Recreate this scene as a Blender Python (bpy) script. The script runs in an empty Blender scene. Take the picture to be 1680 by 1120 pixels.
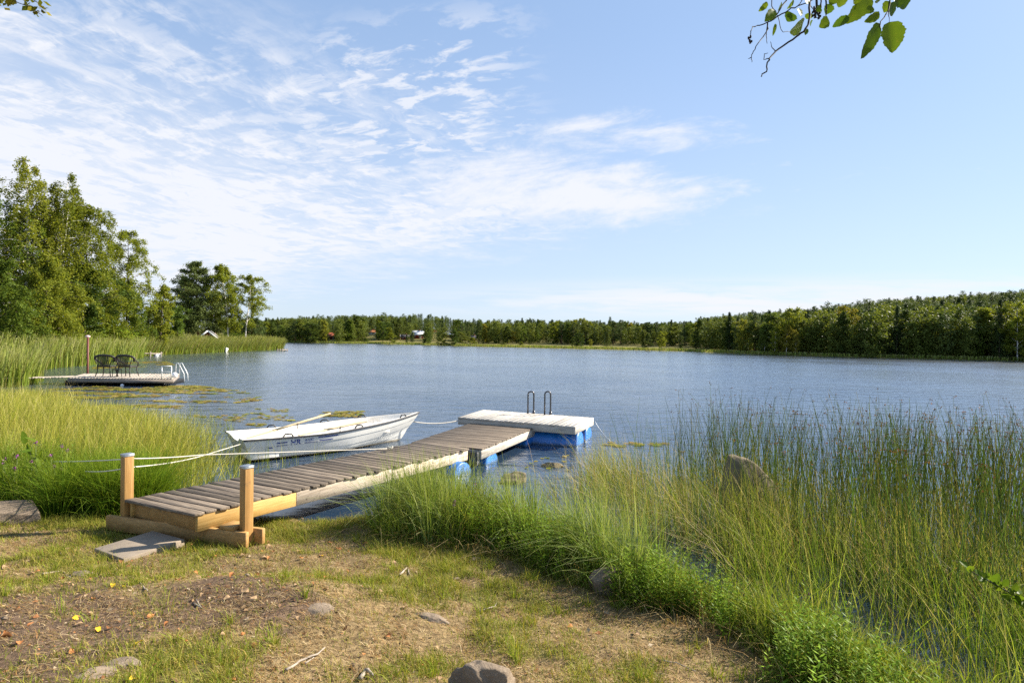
import bpy, bmesh, math
import numpy as np
from mathutils import Vector, Matrix, Euler

S = bpy.context.scene
COL = S.collection
rad = math.radians

# ------------------------------------------------------------------ camera, sky, sun, exposure
FPX, CX, CY, CAMH = 960.0, 840.0, 560.0, 2.25
PITCH, ROLL = math.atan(7.0 / FPX), rad(0.7)
SUN_AZ, SUN_EL = rad(67.0), rad(33.0)          # azimuth clockwise from +Y (straight ahead)

cam_d = bpy.data.cameras.new('camera')
cam = bpy.data.objects.new('camera', cam_d)
COL.objects.link(cam)
cam_d.sensor_width = 36.0
cam_d.lens = 36.0 * FPX / 1680.0
cam_d.clip_start, cam_d.clip_end = 0.05, 5000
_r, _u, _f = Vector((1, 0, 0)), Vector((0, math.sin(PITCH), math.cos(PITCH))), Vector((0, math.cos(PITCH), -math.sin(PITCH)))
RIGHT = _r * math.cos(ROLL) + _u * math.sin(ROLL)
UP = _u * math.cos(ROLL) - _r * math.sin(ROLL)
FWD = _f
_m = Matrix((RIGHT, UP, -FWD)).transposed().to_4x4()
_m.translation = Vector((0, 0, CAMH))
cam.matrix_world = _m
S.camera = cam

S.view_settings.view_transform = 'Standard'
S.view_settings.look = 'None'
S.view_settings.gamma = 1
S.view_settings.exposure = 1.38
S.cycles.max_bounces = 8
S.cycles.transparent_max_bounces = 8
S.cycles.use_denoising = False
S.cycles.sample_clamp_indirect = 6
S.cycles.sample_clamp_direct = 4

sun_d = bpy.data.lights.new('sun', 'SUN')
sun_d.energy, sun_d.angle, sun_d.color = 5.0, rad(0.5), (1.0, 0.92, 0.79)
sun = bpy.data.objects.new('sun', sun_d)
COL.objects.link(sun)
SUNV = Vector((math.sin(SUN_AZ) * math.cos(SUN_EL), math.cos(SUN_AZ) * math.cos(SUN_EL), math.sin(SUN_EL)))
sun.rotation_euler = SUNV.to_track_quat('Z', 'Y').to_euler()
sun.location = SUNV * 50


class X:
    """a node socket with arithmetic"""
    nt = None

    def __init__(s, k): s.k = k

    @staticmethod
    def op(o, *a, clamp=False):
        n = X.nt.nodes.new('ShaderNodeMath'); n.operation = o; n.use_clamp = clamp
        for i, q in enumerate(a):
            if isinstance(q, X): X.nt.links.new(q.k, n.inputs[i])
            else: n.inputs[i].default_value = q
        return X(n.outputs[0])

    def __add__(s, o): return X.op('ADD', s, o)
    __radd__ = __add__
    def __sub__(s, o): return X.op('SUBTRACT', s, o)
    def __rsub__(s, o): return X.op('SUBTRACT', o, s)
    def __mul__(s, o): return X.op('MULTIPLY', s, o)
    __rmul__ = __mul__
    def __truediv__(s, o): return X.op('DIVIDE', s, o)


def sstep(x, a, b):
    n = X.nt.nodes.new('ShaderNodeMapRange'); n.interpolation_type = 'SMOOTHSTEP'
    X.nt.links.new(x.k, n.inputs[0])
    n.inputs[1].default_value, n.inputs[2].default_value = a, b
    return X(n.outputs[0])


def vec(x, y, z=0.0):
    n = X.nt.nodes.new('ShaderNodeCombineXYZ')
    for i, q in enumerate((x, y, z)):
        if isinstance(q, X): X.nt.links.new(q.k, n.inputs[i])
        else: n.inputs[i].default_value = q
    return X(n.outputs[0])


def noise(v, scale, detail=4, rough=0.55, dist=0.0):
    n = X.nt.nodes.new('ShaderNodeTexNoise')
    if v is not None: X.nt.links.new(v.k, n.inputs['Vector'])
    n.inputs['Scale'].default_value = scale
    n.inputs['Detail'].default_value = detail
    n.inputs['Roughness'].default_value = rough
    n.inputs['Distortion'].default_value = dist
    return X(n.outputs['Fac'])


def mixc(f, a, b, mode='MIX'):
    n = X.nt.nodes.new('ShaderNodeMix'); n.data_type = 'RGBA'; n.blend_type = mode
    for i, q in ((0, f), (6, a), (7, b)):
        if isinstance(q, X): X.nt.links.new(q.k, n.inputs[i])
        elif i == 0: n.inputs[i].default_value = q
        else: n.inputs[i].default_value = (*q[:3], 1)
    return X(n.outputs[2])


def link(a, sock): X.nt.links.new(a.k if isinstance(a, X) else a, sock)


W = bpy.data.worlds.new('World'); S.world = W; W.use_nodes = True
nt = W.node_tree; nt.nodes.clear(); X.nt = nt
sky = nt.nodes.new('ShaderNodeTexSky'); sky.sky_type = 'NISHITA'; sky.sun_disc = False
sky.sun_elevation, sky.sun_rotation = SUN_EL, SUN_AZ
sky.altitude, sky.air_density, sky.dust_density, sky.ozone_density = 100, 1.0, 0.35, 2.2
SKY_K = 0.084
gm = nt.nodes.new('ShaderNodeNewGeometry')
sx = nt.nodes.new('ShaderNodeSeparateXYZ'); tcw = nt.nodes.new('ShaderNodeTexCoord')
nt.links.new(tcw.outputs['Generated'], sx.inputs[0])
dx, dy, dz = X(sx.outputs[0]), X(sx.outputs[1]), X(sx.outputs[2])
hy = X.op('MAXIMUM', dy, 0.02)
u, v = dx / hy, dz / hy                                   # bearing and slope of the view of the sky
zz = X.op('MAXIMUM', dz, 0.0) + 0.06
p_x, p_y = dx / zz, dy / zz                               # a flat cloud layer overhead
front = sstep(dy, 0.0, 0.15)
w1 = noise(vec(p_x, p_y), 0.9, 4) - 0.5
w2 = noise(vec(p_x, p_y, 3.0), 4.2, 5) - 0.5
ac, al = p_x * 0.93 - p_y * 0.37, p_x * 0.37 + p_y * 0.93   # across and along the wind
ac = ac + w1 * 0.5 + w2 * 0.16
edge = 0.375 - 0.45 * u - v + w1 * 0.20 + w2 * 0.16
e1 = sstep(edge, -0.05, 0.15)
e2 = sstep(v - 0.165 - 0.19 * u + w1 * 0.10 + w2 * 0.08, -0.05, 0.06)
s1 = noise(vec(ac * 1.5, al * 0.62, 1.0), 1.7, 7, 0.66, 0.25)          # streaks down the wind
s2 = noise(vec(ac * 1.3, al * 2.6, 7.0), 2.4, 6, 0.62, 0.3)            # little rolls across it
fine = noise(vec(ac * 6.0, al * 3.0, 2.0), 2.0, 5, 0.65)
streak = sstep(s1 + (fine - 0.5) * 0.40, 0.40, 0.63)
rolls = sstep(s2 + (fine - 0.5) * 0.4, 0.46, 0.63)
solid = sstep(edge, 0.12, 0.5)
main = e1 * e2 * X.op('MINIMUM', 0.03 + solid * 0.52 + streak * 0.56 + rolls * 0.40, 0.97)
# small roll clouds strewn over the blue gap beside the sheet
s5 = noise(vec(ac * 2.6, al * 4.4, 5.0), 2.4, 5, 0.6, 0.25) + (s2 - 0.5) * 0.35
pa = sstep(0.30 - X.op('ABSOLUTE', u + 0.20 + w1 * 0.2), 0.0, 0.2) * sstep(0.20 - X.op('ABSOLUTE', v - 0.42 - 0.15 * u), 0.0, 0.14)
main = X.op('MAXIMUM', main, pa * sstep(s5, 0.47, 0.63) * 0.8)
# feathered wisps beyond the end of the sheet
s3 = noise(vec(u * 2.2 + v * 1.0, v * 9.0 - u * 1.6, 4.0), 2.6, 7, 0.66, 0.5)
s4 = noise(vec(u * 5.0, v * 11.0 - u * 1.5, 9.0), 3.0, 5, 0.65, 0.2)
wu = u - 0.21; wv = v - 0.352 - wu * 0.03
wr = wu * wu * 22.0 + wv * wv * 520.0
wisp = sstep(1.15 - wr + (s3 - 0.5) * 3.2 + (s4 - 0.5) * 1.6, 0.3, 1.9)
tu = u - 0.08; tv = v - 0.250 + tu * 0.03
tr = tu * tu * 9.0 + tv * tv * 230.0
tong = sstep(1.25 - tr + (s3 - 0.5) * 2.6 + (s4 - 0.5) * 1.8, 0.1, 1.5)
far_w = sstep(u, 0.28, 0.5) * sstep(0.05 - X.op('ABSOLUTE', v - 0.32), 0.0, 0.04) * sstep(s3, 0.56, 0.7) * 0.35
main = X.op('MAXIMUM', X.op('MAXIMUM', main, wisp * 0.95), X.op('MAXIMUM', tong * 0.95, far_w))
# low bank of cloud above the horizon
lb = noise(vec(u * 1.6, v * 20.0, 2.0), 2.4, 6, 0.62, 0.3)
low = sstep(v, 0.030, 0.055) * sstep(0.092 + 0.03 * u - v, -0.015, 0.035) * sstep(u, -0.35, 0.25) * sstep(lb, 0.30, 0.58)
cl = X.op('MAXIMUM', main, low * 0.95) * front
cl = cl * sstep(dz, 0.0, 0.03)
veil = sstep(0.34 - v - 0.10 * u, -0.25, 0.34) * 0.26 * front        # thin high veil near the horizon
cl = X.op('MINIMUM', 1.0 - (1.0 - cl) * (1.0 - veil), 0.95)
skc = nt.nodes.new('ShaderNodeMix'); skc.data_type = 'RGBA'; skc.blend_type = 'MULTIPLY'
skc.inputs[0].default_value = 1
gam = nt.nodes.new('ShaderNodeGamma'); gam.inputs[1].default_value = 0.40
nt.links.new(sky.outputs[0], gam.inputs[0])
nt.links.new(gam.outputs[0], skc.inputs[6]); skc.inputs[7].default_value = (1.48, 1.80, 2.28, 1)
ccol = (4.25, 4.35, 4.65)
fin = mixc(cl, X(skc.outputs[2]), ccol)
bg = nt.nodes.new('ShaderNodeBackground'); bg.inputs[1].default_value = SKY_K
link(fin, bg.inputs[0])
wo = nt.nodes.new('ShaderNodeOutputWorld'); nt.links.new(bg.outputs[0], wo.inputs[0])

# ------------------------------------------------------------------ helpers
rng = np.random.default_rng(7)


def ray(px, py):
    d = RIGHT * ((px - CX) / FPX) + UP * ((CY - py) / FPX) + FWD
    return np.array(d)


CAMP = np.array((0, 0, CAMH))


def P(px, py, z=0.0):
    d = ray(px, py); t = (z - CAMH) / d[2]
    return CAMP + d * t


def PD(px, py, dep):
    return CAMP + ray(px, py) * dep


def vnoise(x, y, seed=0):
    x = np.asarray(x, float); y = np.asarray(y, float)
    xi, yi = np.floor(x).astype(np.int64), np.floor(y).astype(np.int64)
    fx, fy = x - xi, y - yi
    fx = fx * fx * (3 - 2 * fx); fy = fy * fy * (3 - 2 * fy)

    def h(a, b):
        n = (a * 374761393 + b * 668265263 + seed * 974634541) & 0xFFFFFFFF
        n = ((n ^ (n >> 13)) * 1274126177) & 0xFFFFFFFF
        return ((n ^ (n >> 16)) & 0xFFFF) / 65535.0
    return (h(xi, yi) * (1 - fx) + h(xi + 1, yi) * fx) * (1 - fy) + (h(xi, yi + 1) * (1 - fx) + h(xi + 1, yi + 1) * fx) * fy


def fbm(x, y, o=4, seed=0):
    s = 0; a = 0.5
    for i in range(o):
        s = s + a * vnoise(x * 2 ** i, y * 2 ** i, seed + i * 17); a *= 0.5
    return s / (1 - 0.5 ** o)


def inpoly(x, y, poly):
    c = np.zeros(np.shape(x), bool); n = len(poly); j = n - 1
    for i in range(n):
        xi, yi = poly[i]; xj, yj = poly[j]
        if yi != yj:
            c ^= ((yi > y) != (yj > y)) & (x < (xj - xi) * (y - yi) / (yj - yi) + xi)
        j = i
    return c


def sdpoly(x, y, poly):
    """positive inside"""
    d = np.full(np.shape(x), 1e9); n = len(poly)
    for i in range(n):
        ax, ay = poly[i]; bx, by = poly[(i + 1) % n]
        ex, ey = bx - ax, by - ay
        t = np.clip(((x - ax) * ex + (y - ay) * ey) / (ex * ex + ey * ey + 1e-9), 0, 1)
        d = np.minimum(d, np.hypot(x - ax - t * ex, y - ay - t * ey))
    return np.where(inpoly(x, y, poly), d, -d)


def ss(x, a, b):
    t = np.clip((x - a) / (b - a), 0, 1); return t * t * (3 - 2 * t)


# ------------------------------------------------------------------ terrain
NEAR = [(-60, 16), (-25, 12), (-14, 10), (-7.5, 8.2), (-5, 7.75), (-3.6, 7.3), (-2.9, 7.12), (-2.2, 7.0), (-1.4, 7.25), (-.5, 7.1), (0.4, 6.5),
        (1.2, 5.55), (2.2, 4.5), (3, 3.6), (4, 2.4), (6, 0), (12, -6), (30, -30), (-60, -30)]
SPIT = [tuple(P(a, b)[:2]) for a, b in ((-700, 655), (-300, 635), (0, 606), (130, 596), (200, 587.5), (228, 583.5), (300, 580.3), (372, 577.0), (430, 574.5), (463, 573.0),
        (467, 571.9), (430, 569.5), (395, 567))] + [(-75, 122), (-110, 140), (-300, 150), (-300, 40)]
FAR_PX = ((300, 560), (450, 561.7), (640, 564.6), (800, 569), (1000, 573.5), (1100, 576), (1180, 579), (1300, 583.5), (1500, 588.5), (1680, 592.5), (1900, 599), (2400, 618))
FAR = [tuple(P(a, b)[:2]) for a, b in FAR_PX] + [(700, 60), (900, 900), (-700, 900), (-500, 230), (-140, 165)]
GPX = [300, 500, 640, 800, 1000, 1150, 1300, 1500, 1680, 2200]
GH = [4.0, 4.2, 5.3, 2.8, 2.6, 3.9, 5.7, 8.7, 10.5, 13.0]


def hfun(x, y):
    x = np.asarray(x, float); y = np.asarray(y, float)
    n = sdpoly(x, y, NEAR)
    wob = (fbm(x * 1.3, y * 1.3, 3, 5) - 0.5)
    n2 = n + wob * 0.35
    hn = np.where(n2 > 0, 0.02 + 0.075 * np.minimum(n2, 1.9) + 0.155 * np.clip(n2 - 1.9, 0, 2.9) + 0.02 * np.maximum(n2 - 4.8, 0), np.maximum(0.3 * n2, -1.6))
    hn = hn + np.where(n2 > 0, 1, 0.3) * ((fbm(x * 2.2, y * 2.2, 4, 9) - 0.5) * 0.09 + (fbm(x * 7, y * 7, 3, 31) - .5) * .045)
    mound = 0.10 * np.exp(-(((x + 1.9) / 0.8) ** 2 + ((y - 4.35) / 0.5) ** 2))
    hn = hn + np.where(n2 > 0, mound, 0)
    s = sdpoly(x, y, SPIT)
    hs = np.where(s > 0, 0.05 + 0.10 * np.minimum(s, 13) + 0.02 * np.clip(s - 13, 0, 40), np.maximum(0.2 * s, -1.6))
    f = sdpoly(x, y, FAR)
    pxs = CX + FPX * x / np.maximum(y, 1)
    G = np.interp(pxs, GPX, GH)
    hf = np.where(f > 0, 0.12 + 0.006 * np.minimum(f, 40) + G * ss(f, 2, 92), np.maximum(0.15 * f, -1.6))
    return np.maximum(np.maximum(hn, hs), hf)


def h1(x, y): return float(hfun(np.array([x]), np.array([y]))[0])


def G_hit(px, py, lo=2.5, hi=320):
    """where the view through this pixel meets the ground or the water"""
    t = lo * (hi / lo) ** np.linspace(0, 1, 700)
    d = ray(px, py); pts = CAMP[None] + t[:, None] * d[None]
    g = np.maximum(hfun(pts[:, 0], pts[:, 1]), 0)
    i = np.argmax(pts[:, 2] < g)
    if not (pts[:, 2] < g).any(): i = len(t) - 1
    a, b = t[max(i - 1, 0)], t[i]
    for _ in range(12):
        m = (a + b) / 2; q = CAMP + m * d
        if q[2] < max(h1(q[0], q[1]), 0): b = m
        else: a = m
    q = CAMP + b * d
    return np.array((q[0], q[1], max(h1(q[0], q[1]), 0)))


# ------------------------------------------------------------------ materials
def mat(name):
    m = bpy.data.materials.new(name); m.use_nodes = True
    X.nt = m.node_tree; X.nt.nodes.clear()
    o = X.nt.nodes.new('ShaderNodeOutputMaterial')
    return m, o


def principled(o, color, rough=0.6, metal=0.0, spec=0.4, bump=None, bs=0.3, bd=0.01):
    b = X.nt.nodes.new('ShaderNodeBsdfPrincipled')
    if isinstance(color, X): link(color, b.inputs['Base Color'])
    else: b.inputs['Base Color'].default_value = (*color, 1)
    if isinstance(rough, X): link(rough, b.inputs['Roughness'])
    else: b.inputs['Roughness'].default_value = rough
    b.inputs['Metallic'].default_value = metal
    b.inputs['Specular IOR Level'].default_value = spec
    if bump is not None:
        n = X.nt.nodes.new('ShaderNodeBump'); n.inputs['Strength'].default_value = bs; n.inputs['Distance'].default_value = bd
        link(bump, n.inputs['Height']); X.nt.links.new(n.outputs[0], b.inputs['Normal'])
    X.nt.links.new(b.outputs[0], o.inputs[0])
    return b


def objco():
    n = X.nt.nodes.new('ShaderNodeTexCoord'); return X(n.outputs['Object'])


def worldpos():
    n = X.nt.nodes.new('ShaderNodeNewGeometry'); return X(n.outputs['Position'])


def island():
    n = X.nt.nodes.new('ShaderNodeNewGeometry'); return X(n.outputs['Random Per Island'])


def mapping(v, rot=(0, 0, 0), scale=(1, 1, 1)):
    n = X.nt.nodes.new('ShaderNodeMapping'); n.vector_type = 'TEXTURE'
    # TEXTURE: first unrotate; scale handled after
    link(v, n.inputs[0]); n.inputs['Rotation'].default_value = rot
    m = X.nt.nodes.new('ShaderNodeMapping'); m.vector_type = 'POINT'
    X.nt.links.new(n.outputs[0], m.inputs[0]); m.inputs['Scale'].default_value = scale
    return X(m.outputs[0])


def vadd(a, b):
    n = X.nt.nodes.new('ShaderNodeVectorMath'); n.operation = 'ADD'; link(a, n.inputs[0]); link(b, n.inputs[1]); return X(n.outputs[0])


def wood(name, c1, c2, ang=0.0, axis='x', var=0.3, rough=0.75, stain=None):
    m, o = mat(name)
    isl = island()
    v = worldpos()
    sc = {'x': (2.2, 45, 45), 'y': (45, 2.2, 45), 'z': (45, 45, 2.2)}[axis]
    v = mapping(v, (0, 0, ang), sc)
    v = vadd(v, vec(isl * 37.0, isl * 91.0, isl * 53.0))
    g = noise(v, 1.0, 6, 0.62, 0.6)
    c = mixc(sstep(g, 0.3, 0.7), c1, c2)
    k = 1.0 - var + isl * (2 * var)
    big = noise(worldpos(), 3.2, 4, 0.6)
    k = k * (0.78 + big * 0.44)
    c = mixc(1.0, c, vec(k, k, k), 'MULTIPLY')
    if stain:
        st = noise(worldpos(), 9.0, 5, 0.65)
        c = mixc(sstep(st, 0.60, 0.72) * 0.8, c, stain)
    crack = sstep(noise(v, 2.6, 3, 0.5), 0.66, 0.74)
    c = mixc(crack * 0.5, c, tuple(q * 0.35 for q in c1))
    principled(o, c, rough, 0, 0.25, g, 0.45, 0.004)
    return m


def plain(name, c, rough=0.5, metal=0.0, var=0.12, spec=0.4, nscale=8.0):
    m, o = mat(name)
    n = noise(worldpos(), nscale, 5, 0.6)
    cc = mixc(n, tuple(q * (1 - var * 1.5) for q in c), tuple(min(1, q * (1 + var)) for q in c))
    principled(o, cc, rough, metal, spec, n, 0.1, 0.004)
    return m


def leafmat(name, ca, cb, trans=0.4, rough=0.5, hue=0.0, cc=None):
    """rnd attribute picks between two leaf colours; each tree differs a little"""
    m, o = mat(name)
    a = X.nt.nodes.new('ShaderNodeAttribute'); a.attribute_name = 'rnd'
    oi = X.nt.nodes.new('ShaderNodeObjectInfo'); r = X(oi.outputs['Random'])
    c = mixc(X(a.outputs['Fac']), ca, cb)
    if cc is not None: c = mixc(sstep(r, 0.45, 1.0) * hue, c, cc)
    k = 0.8 + r * 0.4
    c = mixc(1.0, c, vec(k, k, k), 'MULTIPLY')
    shade_leaf(o, c, trans, rough)
    return m


def shade_leaf(o, c, trans, rough):
    b = X.nt.nodes.new('ShaderNodeBsdfPrincipled'); link(c, b.inputs['Base Color'])
    b.inputs['Roughness'].default_value = rough; b.inputs['Specular IOR Level'].default_value = 0.06
    t = X.nt.nodes.new('ShaderNodeBsdfTranslucent')
    tc = mixc(1.0, c, (1.15, 1.1, 0.55), 'MULTIPLY'); link(tc, t.inputs[0])
    mx = X.nt.nodes.new('ShaderNodeMixShader'); mx.inputs[0].default_value = trans
    X.nt.links.new(b.outputs[0], mx.inputs[1]); X.nt.links.new(t.outputs[0], mx.inputs[2])
    X.nt.links.new(mx.outputs[0], o.inputs[0])


def blademat(name, trans=0.35, rough=0.5):
    m, o = mat(name)
    a = X.nt.nodes.new('ShaderNodeAttribute'); a.attribute_name = 'Col'
    shade_leaf(o, X(a.outputs['Color']), trans, rough)
    return m


# ------------------------------------------------------------------ object helpers
def tag(o, label=None, cat=None, group=None, kind=None):
    if label: o['label'] = label
    if cat: o['category'] = cat
    if group: o['group'] = group
    if kind: o['kind'] = kind
    return o


def empty(name, loc, label=None, cat=None, group=None, rz=0.0):
    o = bpy.data.objects.new(name, None); COL.objects.link(o)
    o.location = loc; o.rotation_euler = (0, 0, rz); o.empty_display_size = 0.1
    return tag(o, label, cat, group)


def woff(p):
    v = Vector((0, 0, 0))
    while p is not None: v = v + p.location; p = p.parent
    return v


def npmesh(name, V, F, mats, parent=None, attrs=None, smooth=False, mi=None):
    """V (n,3); F list of int arrays (k,3) or (k,4)"""
    V = np.asarray(V, np.float32)
    if parent is not None: V = V - np.array(woff(parent), np.float32)
    me = bpy.data.meshes.new(name)
    F = [np.asarray(f, np.int32) for f in F if len(f)]
    nl = sum(f.size for f in F); nf = sum(len(f) for f in F)
    me.vertices.add(len(V)); me.vertices.foreach_set('co', V.ravel())
    me.loops.add(nl); me.loops.foreach_set('vertex_index', np.concatenate([f.ravel() for f in F]))
    tot = np.concatenate([np.full(len(f), f.shape[1], np.int32) for f in F])
    st = np.concatenate([[0], np.cumsum(tot)[:-1]]).astype(np.int32)
    me.polygons.add(nf); me.polygons.foreach_set('loop_start', st); me.polygons.foreach_set('loop_total', tot)
    if mi is not None: me.polygons.foreach_set('material_index', np.asarray(mi, np.int32))
    if smooth: me.polygons.foreach_set('use_smooth', np.ones(nf, bool))
    for k, a in (attrs or {}).items():
        if a.ndim == 1:
            at = me.attributes.new(k, 'FLOAT', 'POINT'); at.data.foreach_set('value', a.astype(np.float32))
        else:
            at = me.attributes.new(k, 'FLOAT_COLOR', 'POINT')
            c4 = np.ones((len(a), 4), np.float32); c4[:, :3] = a; at.data.foreach_set('color', c4.ravel())
    me.update(calc_edges=True)
    for m in (mats if isinstance(mats, (list, tuple)) else [mats]): me.materials.append(m)
    o = bpy.data.objects.new(name, me); COL.objects.link(o)
    if parent is not None: o.parent = parent
    return o


class MB:
    def __init__(s): s.v = []; s.f3 = []; s.f4 = []; s.n = 0

    def add(s, V, F):
        V = np.asarray(V, float).reshape(-1, 3)
        for f in F:
            f = np.asarray(f, int)
            if len(f) == 4: s.f4.append(f + s.n)
            elif len(f) == 3: s.f3.append(f + s.n)
            else:
                for i in range(1, len(f) - 1): s.f3.append(f[[0, i, i + 1]] + s.n)
        s.v.append(V); s.n += len(V); return s

    def hexa(s, b, t):
        """four corners below, four above, same order"""
        return s.add(np.vstack([b, t]), [(3, 2, 1, 0), (4, 5, 6, 7), (0, 1, 5, 4), (1, 2, 6, 5), (2, 3, 7, 6), (3, 0, 4, 7)])

    def box(s, c, sz, rz=0.0):
        c = np.asarray(c, float); x, y, z = np.asarray(sz) / 2.0
        q = np.array([(-x, -y), (x, -y), (x, y), (-x, y)]); cs, sn = math.cos(rz), math.sin(rz)
        q = np.stack([q[:, 0] * cs - q[:, 1] * sn, q[:, 0] * sn + q[:, 1] * cs], 1)
        b = np.column_stack([q + c[:2], np.full(4, c[2] - z)]); t = b.copy(); t[:, 2] = c[2] + z
        return s.hexa(b, t)

    def beam(s, a, b, w, h, up=(0, 0, 1)):
        a = np.asarray(a, float); b = np.asarray(b, float); d = (b - a) / np.linalg.norm(b - a)
        r = np.cross(d, up); r /= np.linalg.norm(r); q = np.cross(r, d)
        B = [a - r * w / 2 - q * h / 2, b - r * w / 2 - q * h / 2, b + r * w / 2 - q * h / 2, a + r * w / 2 - q * h / 2]
        T = [p + q * h for p in B]
        return s.hexa(np.array(B)[::-1], np.array(T)[::-1])

    def tube(s, pts, r, sides=8, cap=True):
        pts = np.asarray(pts, float); n = len(pts)
        r = np.full(n, r) if np.isscalar(r) else np.asarray(r, float)
        tg = np.gradient(pts, axis=0); tg /= np.linalg.norm(tg, axis=1)[:, None] + 1e-12
        ref = np.array((0, 0, 1.0)) if abs(tg[0][2]) < 0.9 else np.array((1.0, 0, 0))
        a = np.cross(tg[0], ref); a /= np.linalg.norm(a)
        V = []
        for i in range(n):
            a = a - tg[i] * a.dot(tg[i]); a /= np.linalg.norm(a) + 1e-12
            b = np.cross(tg[i], a)
            th = np.arange(sides) * 2 * math.pi / sides
            V.append(pts[i] + r[i] * (np.cos(th)[:, None] * a + np.sin(th)[:, None] * b))
        F = []
        for i in range(n - 1):
            for k in range(sides):
                k2 = (k + 1) % sides
                F.append((i * sides + k, i * sides + k2, (i + 1) * sides + k2, (i + 1) * sides + k))
        if cap:
            F.append(tuple(range(sides))[::-1]); F.append(tuple((n - 1) * sides + k for k in range(sides)))
        return s.add(np.vstack(V), F)

    def grid(s, Pts, flip=False):
        """Pts (a,b,3)"""
        a, b, _ = Pts.shape; F = []
        for i in range(a - 1):
            for j in range(b - 1):
                q = (i * b + j, i * b + j + 1, (i + 1) * b + j + 1, (i + 1) * b + j)
                F.append(q[::-1] if flip else q)
        return s.add(Pts.reshape(-1, 3), F)

    def build(s, name, m, parent=None, smooth=False, bevel=0.0, seg=1):
        o = npmesh(name, np.vstack(s.v), [np.array(s.f3).reshape(-1, 3), np.array(s.f4).reshape(-1, 4)], m, parent, smooth=smooth)
        if bevel:
            b = o.modifiers.new('edge', 'BEVEL'); b.width = bevel; b.segments = seg; b.limit_method = 'ANGLE'
        return o


def copy_tree(o, parent=None):
    c = o.copy(); COL.objects.link(c); c.parent = parent
    for ch in list(o.children): copy_tree(ch, c)
    return c


# ------------------------------------------------------------------ setting: ground and water
def axisx(lo, hi, n, a):
    t = np.linspace(-math.asinh(-lo / a), math.asinh(hi / a), n); return a * np.sinh(t)


gx = axisx(-700, 700, 420, 2.2)
gy = 4.5 + axisx(-34, 890, 400, 1.9)
GX, GY = np.meshgrid(gx, gy)
GZ = hfun(GX, GY)
gi = np.arange(len(gx) * len(gy)).reshape(len(gy), len(gx))
gF = np.stack([gi[:-1, :-1], gi[:-1, 1:], gi[1:, 1:], gi[1:, :-1]], -1).reshape(-1, 4)


def soilmask(x, y):
    """1 where the ground is bare trodden soil"""
    m = np.exp(-(((x + 1.95) / 0.75) ** 2 + ((y - 4.15) / 0.55) ** 2)) * 1.25
    path = np.exp(-((x + 2.9 + 0.25 * (y - 3.8)) / 0.9) ** 2) * ss(-y, -5.2, -3.9)
    m = np.maximum(m, path * 0.8)
    return np.clip(m + (fbm(x * 2.1, y * 2.1, 4, 77) - 0.5) * 1.1, 0, 1)


def greenmask(x, y):
    g = fbm(x * 1.7 + 5, y * 1.7, 4, 40)
    return np.clip(ss(g, 0.40, 0.64) * (1 - 0.85 * soilmask(x, y)), 0, 1)


m_ground, o = mat('ground_soil')
a = X.nt.nodes.new('ShaderNodeAttribute'); a.attribute_name = 'soil'; soil = X(a.outputs['Fac'])
a = X.nt.nodes.new('ShaderNodeAttribute'); a.attribute_name = 'green'; grn = X(a.outputs['Fac'])
wp = worldpos()
n1 = noise(wp, 26, 6, 0.7); n2 = noise(wp, 130, 4, 0.7); n3 = noise(wp, 5, 4, 0.6)
soilc = mixc(sstep(n1, 0.3, 0.7), (0.062, 0.040, 0.025), (0.185, 0.122, 0.078))
soilc = mixc(sstep(n2, 0.58, 0.7) * 0.75, soilc, (0.34, 0.25, 0.165))
soilc = mixc(sstep(n2, 0.42, 0.32) * 0.6, soilc, (0.045, 0.03, 0.02))
strawc = mixc(sstep(n1, 0.3, 0.72), (0.115, 0.075, 0.034), (0.345, 0.245, 0.120))
grassc = mixc(n2, (0.09, 0.10, 0.018), (0.25, 0.25, 0.05))
cg = mixc(sstep(soil + (n3 - 0.5) * 0.5, 0.3, 0.65), strawc, soilc)
cg = mixc(sstep(grn + (n1 - 0.5) * 0.8, 0.45, 0.95) * 0.6, cg, grassc)
nn = n1 + n2 * 0.6
principled(o, cg, 0.9, 0, 0.15, nn, 0.9, 0.02)
pxg = CX + FPX * GX / np.maximum(GY, 1)
farg = np.where(GY > 25, 1.5 + 0.5 * (fbm(GX * .05, GY * .05, 3, 3) - .5), greenmask(GX, GY))
ground = npmesh('ground', np.stack([GX, GY, GZ], -1).reshape(-1, 3), [gF], m_ground,
                attrs={'soil': np.where(GY > 25, 0, soilmask(GX, GY)).ravel(), 'green': farg.ravel()}, smooth=True)
tag(ground, kind='structure')

m_water, o = mat('lake_water')
wp = worldpos()
wv = mapping(wp, (0, 0, rad(-8)), (0.62, 1.25, 1))
a1 = noise(wv, 1.5, 3, 0.5, 0.4); a2 = noise(wv, 6.0, 4, 0.55, 0.5)
gust = noise(wp, 0.09, 3, 0.5)
amp = 0.55 + 0.9 * sstep(gust, 0.35, 0.65)
sp = X.nt.nodes.new('ShaderNodeSeparateXYZ'); link(wp, sp.inputs[0])
calm = sstep(X(sp.outputs[1]), 6.5, 13.0) * 0.85 + 0.15
hgt = (a1 * 1.0 + a2 * 0.34) * amp * calm
bn = X.nt.nodes.new('ShaderNodeBump'); bn.inputs['Strength'].default_value = 1.0; bn.inputs['Distance'].default_value = 0.085
link(hgt, bn.inputs['Height'])
gl = X.nt.nodes.new('ShaderNodeBsdfGlossy'); gl.inputs['Roughness'].default_value = 0.16; gl.inputs['Color'].default_value = (0.95, 0.98, 1, 1)
df = X.nt.nodes.new('ShaderNodeBsdfDiffuse'); df.inputs['Color'].default_value = (0.018, 0.038, 0.072, 1)
X.nt.links.new(bn.outputs[0], gl.inputs['Normal'])
fr = X.nt.nodes.new('ShaderNodeFresnel'); fr.inputs['IOR'].default_value = 2.3
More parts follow.
